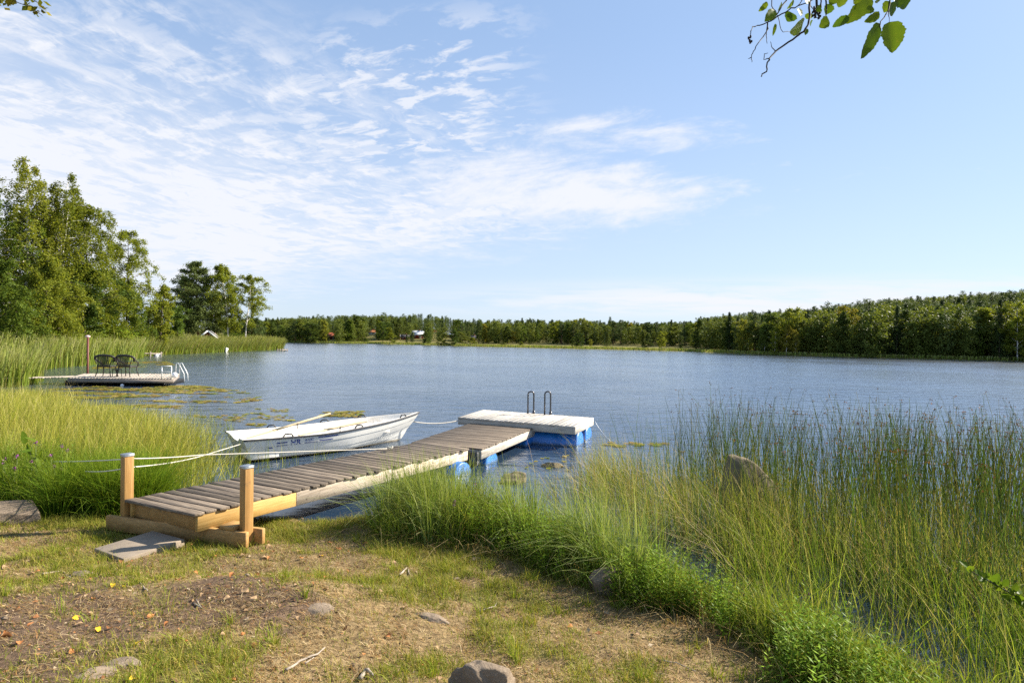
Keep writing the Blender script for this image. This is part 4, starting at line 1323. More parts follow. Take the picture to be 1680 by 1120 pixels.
# dead bent stems at the foot of the bank and loose tufts straying onto the lawn
q = inzone(BANK, 1500, lambda x, y: ss(.5 - sdpoly(x, y, BANK), .0, .4)); n = len(q)
sc.add(*blades(onground(q, 0, .1), rng.uniform(.12, .45, n), rng.uniform(.003, .006, n), leanv(n, (-.3, -.3), .9), .6, pick([(.46, .36, .18), (.34, .23, .09), (.24, .15, .06)], n), None, 3, droop=.55))
for c_ in inzone(LAWN, 240, lambda x, y: np.clip(greenmask(x, y) + .6 * (sdpoly(x, y, BANK) > -.5), .05, 1)):
    k = int(rng.integers(14, 46)); a = rng.uniform(0, 6.283, k); rr = np.abs(rng.normal(0, .03, k)); q = c_[None] + np.stack([np.cos(a), np.sin(a)], 1) * rr[:, None]
    ln = np.stack([np.cos(a), np.sin(a)], 1) * rng.uniform(.1, 1.1, k)[:, None]
    sc.add(*blades(onground(q, -.005), rng.uniform(.05, .16, k), rng.uniform(.003, .006, k), ln, .7, pick([(.15, .22, .02), (.22, .27, .03), (.30, .28, .05)], k), None, 3, droop=.5))
sc.build('bank_grass', m_blade)
# leafy herbs
sc = Scatter()
HERB = [(-.65, 6.2), (-.2, 5.65), (.5, 5.15), (.95, 4.75), (1.3, 4.25), (1.55, 3.75), (1.75, 3.1), (2.3, 2.8), (2.4, 3.6), (1.9, 4.6), (1.0, 5.7), (.2, 6.4)]
hs = np.concatenate([inzone(HERB, 900, lambda x, y: ss(fbm(x * 2.5, y * 2.5, 2, 50), .35, .6)), inzone([(-7.5, 7.2), (-5.7, 6.85), (-5.2, 7.2), (-5.3, 8.3), (-7.5, 8.6)], 190)])
hg = onground(hs, 0, .1)
for p_ in hg:
    H = rng.uniform(.22, .5) * (1.75 if p_[0] < -4 else 1); ln = rng.normal(0, .14, 2); k = int(H / .017)
    t = np.linspace(.12, 1, k); ax_ = np.column_stack([p_[0] + ln[0] * H * t, p_[1] + ln[1] * H * t, p_[2] + H * t])
    a = np.arange(k) * 2.4 + rng.uniform(0, 6); L_ = (.055 * (1 - .55 * t) + .012) * rng.uniform(.7, 1.2)
    dr = np.stack([np.cos(a), np.sin(a), rng.uniform(.1, .8, k)], 1); dr /= np.linalg.norm(dr, axis=1)[:, None]
    sd_ = np.cross(dr, (0, 0, 1)); sd_ /= np.linalg.norm(sd_, axis=1)[:, None]
    tip_ = ax_ + dr * L_[:, None]; md = ax_ + dr * L_[:, None] * .45; wd = sd_ * (L_ * .14)[:, None]
    V = np.stack([ax_, md + wd, tip_, md - wd], 1).reshape(-1, 3)
    c0 = pick([(.15, .25, .02), (.22, .31, .03), (.11, .19, .015)], 1)[0] if p_[0] > -4 else pick([(.09, .16, .02), (.17, .22, .035), (.24, .26, .07)], 1)[0]
    sc.add(V, np.arange(k * 4).reshape(-1, 4), np.repeat(c0[None] * rng.uniform(.75, 1.3, (k, 1)), 4, 0))
    sc.add(*blades(p_[None], np.array([H]), np.array([.006]), ln[None], 0, np.array([[.12, .14, .03]]), None, 2, droop=0))
sc.build('bank_herbs', m_herb)

# reed and rush beds in the water off the bank
sc = Scatter()
MIDR = [(-.2, 7.6), (.7, 6.7), (1.5, 5.7), (2.3, 4.7), (3.1, 3.7), (4.0, 2.6), (6.5, 2.6), (6.2, 5), (4.6, 8.2), (3.4, 9.3), (2.4, 9.9), (1.6, 10.2), (1.0, 9.6), (.45, 8.8)]


def mdens(x, y):
    d = sdpoly(x, y, MIDR); return np.clip(ss(d + (fbm(x * 1.6, y * 1.6, 3, 71) - .5) * 1.0, -.1, .9) * (.18 + .82 * ss(fbm(x * 2.0, y * 2.0, 3, 72), .36, .62)) * (1 - .45 * ss(x - .35 * y, .3, 2.5)), 0, 1)


q = inzone(MIDR, 6000, mdens); n = len(q)
hh = rng.normal(.68, .16, n).clip(.25, 1.15) * (.8 + .4 * fbm(q[:, 0], q[:, 1], 2, 16)) * (.72 + .28 * ss(q[:, 0], .3, 1.6))
cols = pick([(.16, .25, .022), (.23, .30, .034), (.10, .17, .018), (.36, .34, .11), (.20, .16, .05)], n, jit=.28)
tipc = np.column_stack([pick([(.40, .37, .14), (.26, .29, .05), (.34, .24, .08)], n), rng.random(n) * .8])
sc.add(*blades(np.column_stack([q, np.full(n, -.06)]), hh, rng.uniform(.0035, .0075, n), leanv(n, (-.14, -.02), .26), .5, cols, tipc, 3))
m2 = 1100; q = inzone(MIDR, m2, mdens)
sc.add(*blades(np.column_stack([q, np.full(m2, -.05)]), rng.uniform(.6, 1.1, m2), np.full(m2, .0055), leanv(m2, (-.5, 0), .4), .45, pick([(.55, .47, .28), (.50, .38, .18), (.40, .27, .12)], m2), None, 3))
NEARR = [(1.9, 4.9), (2.4, 4.2), (2.9, 3.5), (3.1, 2.6), (5.0, 2.6), (4.9, 4.2), (4.0, 5.6), (2.9, 6.4), (2.2, 6.2)]
q = inzone(NEARR, 3200, lambda x, y: .25 + .75 * ss(fbm(x * 2.4, y * 2.4, 3, 75), .36, .6)); n = len(q)
sc.add(*blades(np.column_stack([q, np.full(n, -.06)]), rng.normal(.62, .2, n).clip(.2, 1.1), rng.uniform(.004, .0085, n), leanv(n, (-.12, -.04), .3), .6,
               pick([(.20, .32, .026), (.29, .37, .036), (.12, .21, .02), (.42, .38, .14)], n, jit=.28), np.column_stack([pick([(.40, .38, .12), (.30, .34, .06)], n), rng.random(n) * .8]), 3))
q = inzone(MIDR, 1000, lambda x, y: ss(x - .12 * y, .2, 1.6) * (.2 + .8 * ss(fbm(x * 2.2, y * 2.2, 3, 78), .4, .6))); n = len(q)
sc.add(*blades(np.column_stack([q, np.full(n, -.08)]), rng.normal(.95, .2, n).clip(.4, 1.4), rng.uniform(.006, .009, n), leanv(n, (-.03, 0), .14), .5, pick([(.06, .11, .028), (.09, .15, .032), (.05, .075, .025)], n), None, 3, droop=.1, tw=.4))
q = rb[None, :2] + np.column_stack([rng.normal(0, .42, 420), -.28 - np.abs(rng.normal(0, .2, 420))]); n = len(q)
sc.add(*blades(np.column_stack([q, np.full(n, -.06)]), rng.normal(.80, .16, n), rng.uniform(.004, .008, n), leanv(n, (-.14, 0), .2), .5, pick([(.19, .25, .022), (.27, .30, .035), (.34, .30, .09)], n, jit=.2), None, 3))
sc.build('reed_bed', m_reed)
sc = Scatter()
RUSH = [(2.1, 6.6), (3.1, 4.6), (4.2, 3.2), (7.5, 3.0), (9.5, 6), (9.0, 8.6), (6.6, 9.4), (4.6, 9.8), (3.2, 10.4), (2.55, 10.2), (2.3, 8.5)]


def rdens(x, y):
    d = sdpoly(x, y, RUSH); return np.clip(ss(d + (fbm(x * 1.4, y * 1.4, 3, 81) - .5) * 1.4, -.1, .9) * (.10 + .90 * ss(fbm(x * 1.7, y * 1.7, 3, 82), .40, .62)), 0, 1)


q = inzone(RUSH, 2900, rdens); n = len(q)
hh = rng.normal(1.18, .17, n).clip(.6, 1.6) + .1
cols = pick([(.07, .125, .03), (.11, .165, .035), (.15, .19, .04), (.05, .08, .025), (.19, .16, .06)], n, jit=.15)
ln = leanv(n, (-.02, 0), .16); b_ = np.column_stack([q, np.full(n, -.1)])
sc.add(*blades(b_, hh, rng.uniform(.0065, .0095, n), ln, .5, cols, None, 3, droop=.1, tw=.4))
sc.add(*blades(b_, hh, rng.uniform(.0065, .0095, n), ln, .5, cols, None, 3, droop=.1, tw=.4))
# flower heads: little drooping brown tufts near the tip
hd = rng.random(n) < .36; tipp = b_[hd] + np.column_stack([ln[hd] * hh[hd, None], hh[hd] - hh[hd] * .1 * np.linalg.norm(ln[hd], axis=1)])
pp = np.repeat(tipp, 5, 0) + rng.normal(0, (.016, .016, .014), (len(tipp) * 5, 3)) - np.array((0, 0, .012))
V, F, rr = leafquads(pp, .022, rng, 0, .5)
sc.add(V, F, np.repeat(pick([(.12, .05, .022), (.18, .085, .035), (.07, .035, .02)], len(pp)), 4, 0))
sc.build('rush_bed', m_reed)

# lily pads
sc = Scatter()


def pads(poly, n, dens, size):
    q = inzone(poly, n, dens); n = len(q)
    a = rng.uniform(0, 6.283, n); s_ = rng.uniform(.6, 1.3, n) * size
    th = np.linspace(.25, 6.03, 9)
    V = [np.column_stack([q, .006 + rng.random(n) * .012])]
    for t_ in th: V.append(np.column_stack([q[:, 0] + np.cos(a + t_) * s_, q[:, 1] + np.sin(a + t_) * s_ * .85, .005 + rng.random(n) * .022]))
    V = np.stack(V, 1).reshape(-1, 3); k = (np.arange(n) * 10)[:, None]
    F = np.concatenate([k + np.array([[0, 1 + 2 * i, 2 + 2 * i, 3 + 2 * i]]) for i in range(4)])
    sc.add(V, F, np.repeat(pick([(.22, .23, .03), (.32, .28, .06), (.15, .19, .03), (.40, .30, .08), (.26, .17, .05)], n, jit=.15), 10, 0))


pl = lambda *a: [tuple(P(x_, y_)[:2]) for x_, y_ in a]
pads(pl((60, 640), (200, 631), (330, 633), (400, 641), (440, 655), (330, 672), (240, 668), (150, 672), (40, 670)), 1150, lambda x, y: ss(fbm(x * .45, y * 1.4, 4, 91), .46, .60) * (.25 + .75 * ss(-x, 10, 15)), .13)
pads(pl((300, 655), (470, 665), (480, 690), (420, 700), (320, 685)), 90, lambda x, y: ss(fbm(x * .7, y * 1.2, 3, 93), .5, .62), .09)
pads(pl((530, 676), (600, 674), (590, 684), (530, 684)), 60, None, .12)
pads(pl((150, 605), (290, 600), (270, 592), (170, 596)), 260, lambda x, y: ss(fbm(x * .3, y * .8, 3, 95), .42, .58), .2)
pads(pl((990, 726), (1130, 728), (1120, 745), (980, 742)), 26, lambda x, y: ss(fbm(x * .7, y * 1.2, 3, 97), .45, .6), .09)
pads(pl((880, 745), (940, 745), (940, 775), (850, 775)), 12, None, .05)
pads(pl((1380, 780), (1680, 790), (1680, 860), (1300, 860)), 60, None, .05)
sc.build('lily_pads', m_herb)

# tall pale reeds along the far bay and the spit
sc = Scatter()


def reedband(poly, n, hmean, dens, green, lean, wid):
    q = inzone(poly, n, dens); n = len(q); hh = rng.normal(hmean, hmean * .13, n) * (.8 + .4 * fbm(q[:, 0] * .25, q[:, 1] * .25, 3, 6))
    g = rng.random(n)[:, None] < green
    c0 = pick([(.26, .18, .085), (.34, .25, .12), (.17, .14, .05)], n); c1 = pick([(.16, .22, .03), (.24, .28, .045), (.12, .18, .025)], n)
    cols = np.where(g, c1, c0 * .5 + c1 * .5)
    tipc = np.column_stack([pick([(.38, .36, .14), (.28, .31, .06), (.46, .40, .24)], n), rng.uniform(.1, .9, n)])
    b_ = np.column_stack([q, np.maximum(hfun(q[:, 0], q[:, 1]), -.05)])
    sc.add(*blades(b_, hh, rng.uniform(.6, 1.3, n) * wid, leanv(n, lean, .13), .7, cols, tipc, 3, droop=.3, tw=.35))


sp_edge = [(228, 583.5), (300, 580.3), (372, 577.0), (430, 574.5), (463, 573.0)]
E = np.array([P(a, b)[:2] for a, b in sp_edge]); inn = E + np.array((-3, 4.8))[None] * np.array([1, 1, 1, .7, .12])[:, None]
reedband([tuple(p_) for p_ in E + np.array((.5, -.6))] + [tuple(p_) for p_ in inn[::-1]], 21000, 1.55, None, .66, (.30, 0), .055)
bay = [(-200, 640), (0, 616), (100, 604), (180, 596), (236, 587), (236, 580.5), (150, 585), (0, 590), (-250, 600)]
BAYP = [tuple(P(a, b)[:2]) for a, b in bay]
reedband(BAYP, 26000, 1.7, lambda x, y: .35 + .65 * ss(fbm(x * .22, y * .22, 3, 19), .35, .6), .85, (.16, 0), .045)
nearb = [(-260, 655), (-60, 640), (40, 634), (72, 626), (60, 618), (0, 613), (-200, 625)]
reedband([tuple(P(a, b)[:2]) for a, b in nearb], 7000, 1.35, None, .8, (.18, 0), .028)
sc.build('tall_reeds', m_reed)
# low strip of shore grass on the far side
sc = Scatter()
fe = np.array([P(a, b)[:2] for a, b in FAR_PX[:-1]]); fi = fe * 1.035
reedband([tuple(p_) for p_ in fe * .999] + [tuple(p_) for p_ in fi[::-1]], 14000, .42, None, .75, (.1, 0), .12)
sc.build('shore_grass', m_reed)


# ------------------------------------------------------------------ trees
class Tree:
    """trunk and limbs as tubes, leaves as many small faces along the twigs"""

    def __init__(s): s.mb = MB(); s.anch = []; s.droop = []

    def leaves(s, n, size, r, jit, aspect=.55, fl=.3, hang=0.0):
        A = np.concatenate(s.anch); i = r.integers(0, len(A), n); p = A[i] + r.normal(0, jit, (n, 3))
        if hang: p[:, 2] -= r.exponential(hang, n)
        return leafquads(p, size, r, fl, aspect)


def broadleaf(seed, H, Wd, cb=.16, weep=.5, npr=46, nleaf=15000, lsize=.15, fork=1, prof=None, tr=.16, bare=0):
    r = np.random.default_rng(seed); T = Tree()
    for f in range(fork):
        off = r.normal(0, .16 * Wd * (f > 0), 2)
        tz = np.linspace(0, 1, 9); topx = off + r.normal(0, .04 * H, 2)
        tp = np.stack([topx[0] * tz ** 1.3 + .02 * H * np.sin(tz * 5 + r.uniform(0, 6)) * tz, topx[1] * tz ** 1.3 + .02 * H * np.sin(tz * 4 + r.uniform(0, 6)) * tz, tz * H * (1 - .08 * f) - .3 * (tz == 0)], 1)
        T.mb.tube(tp, tr * (1 - tz * .93) * (1 if f == 0 else .7), 7)
        for i in range(npr // fork):
            t = cb + (1 - cb) * ((i + r.random()) / (npr // fork)); c = np.array([np.interp(t, tz, tp[:, k]) for k in range(3)])
            q = (t - cb) / (1 - cb); R = Wd / 2 * (prof(q) if prof else (math.sin(math.pi * min(q * .85 + .13, 1)) ** .7)) * r.uniform(.55, 1.15)
            a = i * 2.4 + r.normal(0, .4); d = np.array((math.cos(a), math.sin(a), 0)); up = r.uniform(.35, .95)
            s = np.linspace(0, 1, 6); br = c + d * (R * s)[:, None] + z3 * ((up * s - .55 * weep * s ** 2.2) * R * 1.0)[:, None] + r.normal(0, .03 * R, (6, 3)) * s[:, None]
            T.mb.tube(br, np.linspace(tr * .32 * (1 - t * .6), .012, 6), 4, False)
            for j in range(6):
                u_ = r.uniform(.25, 1); p0 = np.array([np.interp(u_, s, br[:, k]) for k in range(3)])
                a2 = a + r.normal(0, .9); L = R * r.uniform(.2, .5); d2 = np.array((math.cos(a2), math.sin(a2), r.uniform(-.1, .5) * (1 - weep)))
                k = 7; ss_ = np.linspace(0, 1, k); tw = p0 + d2 * (L * ss_)[:, None] - z3 * (weep * (L * .9 + .35) * ss_ ** 1.8)[:, None]
                T.anch.append(tw[1:])
                if weep > .3 and r.random() < .6:
                    hl = r.uniform(.3, 1.0) * weep * 1.5; T.anch.append(tw[-1] - z3 * np.linspace(0, hl, 6)[:, None] + r.normal(0, .03, (6, 3)))
    return T, T.leaves(nleaf, lsize, r, lsize * .75, .6, .3, .1 * weep)


def spruce(seed, H, Wd, nleaf=5000, cb=.06, tr=.12, lsize=.2):
    r = np.random.default_rng(seed); T = Tree()
    T.mb.tube([(0, 0, -.2), (0, 0, H * .5), (0, 0, H)], [tr, tr * .55, .01], 6)
    z = cb * H
    while z < H * .985:
        q = z / H; R = Wd / 2 * (1 - q) ** .85 + .06; nb = max(4, int(5 + 4 * (1 - q))); a0 = r.uniform(0, 6)
        for i in range(nb):
            a = a0 + i * 6.283 / nb + r.normal(0, .2); L = R * r.uniform(.65, 1.15); s = np.linspace(.12, 1, 7)
            p = np.stack([math.cos(a) * L * s, math.sin(a) * L * s, z + L * (.12 * s - .38 * s ** 1.3 + .1 * s ** 3)], 1); T.anch.append(p); T.anch.append(p[2:] - np.array((0, 0, .05 * H * .3)))
        z += H * (.026 + .022 * (1 - q))
    return T, T.leaves(nleaf, lsize, r, lsize * .42, .35, .8, .03 * H * .2)


def pine(seed, H, Wd, nleaf=7000, cb=.42, tr=.16, lsize=.2, full=False):
    r = np.random.default_rng(seed); T = Tree()
    lean = r.normal(0, .02 * H, 2); tz = np.linspace(0, 1, 6)
    tp = np.stack([lean[0] * tz, lean[1] * tz, H * tz * .97], 1); T.mb.tube(tp, tr * (1 - .85 * tz), 7)
    lev = int(15 * (1 - cb) / .58) if full else 12
    for l in range(lev):
        t = cb + (1 - cb) * (l + r.random() * .7) / lev; c = np.array([np.interp(t, tz, tp[:, k]) for k in range(3)]); q = (t - cb) / (1 - cb)
        R = Wd / 2 * (.55 + .6 * math.sin(math.pi * (.25 + q * .62)) - .5 * q ** 3)
        for i in range(5):
            a = r.uniform(0, 6.283); L = R * r.uniform(.5, 1.1); s = np.linspace(0, 1, 5)
            br = c + np.stack([math.cos(a) * L * s, math.sin(a) * L * s, L * (.10 * s + .12 * s ** 2)], 1); T.mb.tube(br, np.linspace(tr * .22, .012, 5), 4, False)
            for j in range(5):
                u_ = r.uniform(.4, 1); p0 = c + np.array((math.cos(a) * L * u_, math.sin(a) * L * u_, L * (.1 * u_ + .12 * u_ * u_)))
                k = 7; T.anch.append(p0 + r.normal(0, 1, (k, 3)) * np.array((.17, .17, .055)) * R * .8)
    return T, T.leaves(nleaf, lsize, r, lsize * .5, .35, .5)


def bushy(seed, H, Wd, nleaf=4000, lsize=.15, pointy=False, tr=.07):
    r = np.random.default_rng(seed); T = Tree()
    for i in range(70):
        a = r.uniform(0, 6.283); q = r.random()
        R = Wd / 2 * ((1 - q) ** .7 if pointy else math.sqrt(max(0, 1 - (q * .98) ** 2.4))) * math.sqrt(r.uniform(.25, 1.1)); z = H * (q * .97 + .02)
        c = np.array((math.cos(a) * R, math.sin(a) * R, z)); k = 7
        T.anch.append(c + r.normal(0, 1, (k, 3)) * np.array((.09 * Wd, .09 * Wd, .07 * H)))
        if i % 5 == 0: T.mb.tube([(0, 0, -.1), c * .5 + np.array((0, 0, .02)), c], [tr * .7, tr * .4, .01], 4, False)
    return T, T.leaves(nleaf, lsize, r, lsize * .6, .6, .3)


m_birchbark, o = mat('birch_bark')
wp = objco(); n = noise(mapping(wp, (0, 0, 0), (2.5, 2.5, 9)), 1.0, 5, .7)
principled(o, mixc(sstep(n, .50, .60), (.62, .58, .53), (.07, .06, .05)), .8, 0, .2)
m_bark = plain('brown_bark', (.10, .075, .055), .9, 0, .3)
m_pinebark = plain('pine_bark', (.20, .10, .055), .9, 0, .3)
m_lbirch = leafmat('birch_leaves', (.125, .17, .020), (.25, .265, .034), .5, .5, .5, (.19, .175, .034))
m_lyel = leafmat('yellowing_leaves', (.17, .17, .022), (.27, .23, .035), .4, .5)
m_lalder = leafmat('alder_leaves', (.075, .125, .019), (.165, .215, .032), .42, .5, .5, (.16, .17, .03))
m_lbright = leafmat('bright_leaves', (.13, .20, .02), (.22, .28, .03), .4, .5)
m_ldark = leafmat('dark_leaves', (.045, .075, .014), (.09, .13, .022), .3, .5)
m_lpine = leafmat('pine_needles', (.050, .085, .027), (.115, .155, .046), .2, .6, .6, (.12, .14, .04))
m_lfar = leafmat('far_leaves', (.055, .092, .020), (.125, .16, .032), .35, .5, .6, (.15, .155, .03))
m_lspr = leafmat('spruce_needles', (.030, .055, .020), (.080, .115, .036), .15, .6, .6, (.095, .115, .036))
m_ljun = leafmat('juniper_needles', (.065, .09, .02), (.13, .155, .03), .2, .6)


def make_tree(name, T, L, bark, leaf, loc, label, cat='tree', group=None, rz=0.0):
    t = empty(name, (0, 0, 0), label, cat, group)
    T.mb.build('trunk', bark, t, smooth=True)
    V, F, rr = L
    npmesh('crown', V, [F], leaf, t, attrs={'rnd': rr})
    t.location = tuple(loc); t.rotation_euler = (0, 0, rz)
    return t


def at(px, dep):
    """point of the ground at this bearing and distance"""
    x_ = (px - CX) / FPX * dep; return np.array((x_, dep, max(h1(x_, dep), 0) - .05))


def top_h(px, py, loc): return float(PD(px, py, loc[1])[2] - loc[2])


def hero(px, ytop, dep, wpx, kind, name, label, bark, leaf, seed, **kw):
    loc = at(px, dep); H = top_h(px, ytop, loc); Wd = wpx * dep / FPX
    T, L = kind(seed, H, Wd, **kw)
    return make_tree(name, T, L, bark, leaf, loc, label)


up_prof = lambda q: math.sin(math.pi * min(q * .73 + .20, 1)) ** .65 * (.86 + .18 * math.sin(q * 17))
low_prof = lambda q: (1 - q ** 1.8) ** .8 * (.80 + .16 * math.sin(q * 11)) * .92 + .06
hero(38, 266, 45, 128, broadleaf, 'birch_tree', 'tallest weeping birch with pale trunk showing through the crown behind the bay reeds', m_birchbark, m_lbirch, 11, nleaf=28128, fork=2, npr=68, weep=.75, lsize=0.155, tr=.17, prof=up_prof)
hero(96, 282, 47, 104, broadleaf, 'birch_tree', 'tall weeping birch with drooping tips just beside the tallest one', m_birchbark, m_lbirch, 12, nleaf=21637, fork=3, npr=66, weep=.85, lsize=0.155, tr=.15, prof=up_prof)
hero(-30, 312, 43, 150, broadleaf, 'birch_tree', 'leafy birch cut by the picture edge beside the tallest birch', m_birchbark, m_lalder, 13, nleaf=20555, npr=44, weep=.6, lsize=0.155, tr=.16)
hero(160, 338, 50, 140, broadleaf, 'birch_tree', 'broad olive birch with open leaning top between the tall birches and the spit', m_bark, m_lbirch, 14, nleaf=28128, npr=52, weep=.55, lsize=0.155, tr=.16, cb=.1)
hero(208, 382, 57, 104, broadleaf, 'birch_tree', 'lower spreading tree whose branches reach out toward the spit over the juniper', m_bark, m_lbirch, 15, nleaf=20555, npr=44, weep=.45, lsize=0.155, tr=.14, cb=.1)
hero(128, 352, 53, 130, broadleaf, 'birch_tree', 'leafy olive birch filling the gap between the tall birches and the broad one', m_bark, m_lbirch, 61, nleaf=19092, npr=50, weep=.6, lsize=.155, tr=.14, cb=.08)
hero(52, 350, 49, 130, broadleaf, 'birch_tree', 'shadier birch standing behind the willow between the two tallest birches', m_bark, m_lalder, 62, nleaf=16546, npr=46, weep=.6, lsize=.155, tr=.14, cb=.08)
hero(66, 420, 41, 120, broadleaf, 'willow_tree', 'bright green bushy tree hanging to the ground below the tallest birch', m_bark, m_lbirch, 16, nleaf=37400, npr=44, weep=.7, lsize=0.134, cb=.02, tr=.12)
hero(140, 440, 48, 110, broadleaf, 'alder_tree', 'dark bushy tree filling the shade under the broad olive birch', m_bark, m_ldark, 17, nleaf=28900, npr=40, weep=.3, lsize=0.165, cb=.02, tr=.12)
hero(203, 462, 56, 80, broadleaf, 'alder_tree', 'green tree with low branches under the spreading tree by the juniper', m_bark, m_lalder, 18, nleaf=22100, npr=36, weep=.5, lsize=0.144, cb=.02, tr=.1)
hero(-10, 430, 37, 110, broadleaf, 'alder_tree', 'shady tree at the picture edge under the leafy birch', m_bark, m_lalder, 19, nleaf=25500, npr=38, weep=.4, lsize=0.144, cb=.02, tr=.1)
hero(262, 470, 60, 40, broadleaf, 'rowan_tree', 'small yellowing tree standing behind the junipers', m_bark, m_lbirch, 20, nleaf=8500, npr=26, weep=.3, lsize=0.175, cb=.15)
hero(276, 500, 64, 62, broadleaf, 'alder_tree', 'small dark round tree between the yellowing tree and the pines', m_bark, m_ldark, 21, nleaf=10200, npr=26, weep=.2, lsize=0.186, cb=.05)
hero(326, 427, 76, 70, pine, 'pine_tree', 'tallest dark pine of the pair on the spit', m_pinebark, m_lpine, 22, nleaf=28900, cb=.16, lsize=0.248, full=True)
hero(304, 455, 77, 50, pine, 'pine_tree', 'shorter dark pine leaning close beside the tallest pine on the spit', m_pinebark, m_lpine, 23, nleaf=18700, cb=.2, lsize=0.248, full=True)
hero(352, 476, 84, 44, pine, 'pine_tree', 'dark pine half hidden between the pair of pines and the pale spit birch', m_pinebark, m_lspr, 24, nleaf=15300, cb=.2, lsize=0.268, full=True)
hero(374, 438, 78, 58, broadleaf, 'birch_tree', 'light leaved birch with white stem next to the pines on the spit', m_birchbark, m_lbirch, 25, nleaf=17000, npr=40, weep=.4, lsize=0.186, cb=.22, tr=.10)
hero(402, 454, 80, 66, broadleaf, 'birch_tree', 'outermost airy birch with clear white trunk at the end of the spit trees', m_birchbark, m_lbirch, 26, nleaf=11050, npr=32, weep=.25, lsize=0.186, cb=.30, tr=.11)
hero(412, 520, 88, 40, pine, 'pine_tree', 'low spreading pine behind the white trunked birch at the end of the spit', m_pinebark, m_lpine, 27, nleaf=7650, cb=.2, lsize=0.248)
for px, yt, dep, wpx, pointy, leaf, nm, lab, sd_ in (
        (243, 512, 62, 30, True, m_ljun, 'juniper', 'dark conical juniper at the back of the spit meadow', 30),
        (291, 512, 66, 25, True, m_lbright, 'juniper', 'bright green conical bush in front of the pines', 31),
        (225, 524, 61, 34, True, m_ljun, 'juniper', 'rounder juniper beside the spreading tree by the spit meadow', 32),
        (258, 520, 63, 26, True, m_ldark, 'juniper', 'darkest slim juniper between its conical neighbours', 33),
        (10, 528, 37, 84, False, m_lalder, 'bush', 'rounded green bush at the picture edge under the birches', 34),
        (60, 540, 40.5, 66, False, m_lbright, 'bush', 'leafy green bush below the tallest birch behind the reeds', 35),
        (112, 548, 44.5, 60, False, m_lalder, 'bush', 'low bush behind the wooden rail', 36),
        (178, 533, 51, 74, False, m_lbright, 'bush', 'wide sunlit bush in front of the dark tree by the red pole', 37),
        (150, 545, 47, 50, False, m_lalder, 'bush', 'small bush between the rail and the wide sunlit bush', 38),
        (275, 548, 68, 60, False, m_lalder, 'bush', 'low bush at the foot of the conical bush on the spit', 39),
        (385, 548, 86, 90, False, m_lalder, 'bush', 'undergrowth bush beneath the spit birches', 40),
        (315, 545, 84, 70, False, m_ldark, 'bush', 'dark undergrowth bush beneath the pines', 41),
        (215, 545, 58, 60, False, m_lbright, 'bush', 'sunlit bush at the edge of the spit meadow before the junipers', 42)):
    loc = at(px, dep); H = top_h(px, yt, loc); Wd = wpx * dep / FPX
    T, L = bushy(sd_, H, Wd, 4500 if not pointy else 3500, .15 if dep < 50 else .17, pointy)
    make_tree(nm, T, L, m_bark, leaf, loc, lab, 'shrub')

# ---- far shore: prototypes, then individuals, then the rest of the wood as one mass
PROT = {}


def proto(kind, key, T, L, H):
    PROT[key] = (kind, T, L, H)


r5 = np.random.default_rng(5)
for i in range(4): proto('spruce', f's{i}', *spruce(100 + i, 8, 2.6 + .3 * i, 4200, cb=.03, lsize=.25), 8)
for i in range(3): proto('pine', f'p{i}', *pine(110 + i, 8, 3.2, 4000, cb=.30 - .06 * i, lsize=.25), 8)
BP = [lambda q: math.sin(math.pi * min(q * .72 + .22, 1)) ** .55, lambda q: (1 - q) ** .55 * .95 + .1, lambda q: math.sin(math.pi * min(q * .8 + .1, 1)) ** .6]
for i in range(6): proto('broad', f'b{i}', *broadleaf(120 + i, 8, 3.5 + .45 * (i % 3), cb=.03 + .06 * (i % 2), weep=.2, npr=28, nleaf=6000, lsize=.25, tr=.09, prof=BP[i % 3]), 8)
LOW = {}
for i in range(4): LOW[f's{i}'] = spruce(200 + i, 8, 2.6 + .3 * i, 1100, cb=.03, lsize=.40)
for i in range(3): LOW[f'p{i}'] = pine(210 + i, 8, 3.2, 1000, cb=.30 - .06 * i, lsize=.40)
for i in range(6): LOW[f'b{i}'] = broadleaf(220 + i, 8, 3.6 + .45 * (i % 3), cb=.03, weep=.2, npr=24, nleaf=1300, lsize=.42, tr=.09, prof=BP[i % 3])
MESHES = {}
LM = {'s': m_lspr, 'p': m_lpine, 'b': m_lfar}


def far_tree(key, leafm, barkm, name, loc, H, wk, label, group, rz):
    """copies share their crown and trunk meshes"""
    kind, T, L, H0 = PROT[key]; mk = (key, leafm.name, barkm.name)
    if mk not in MESHES:
        t = make_tree(name, T, L, barkm, leafm, (0, 0, 0), label, 'tree', group); MESHES[mk] = t
    else:
        t = copy_tree(MESHES[mk]); t.name = name; t['label'] = label
        if group: t['group'] = group
        elif 'group' in t: del t['group']
    k = H / H0; t.location = tuple(loc); t.scale = (k * wk, k * wk, k); t.rotation_euler = (0, 0, rz)
    return t


rf = np.random.default_rng(77)
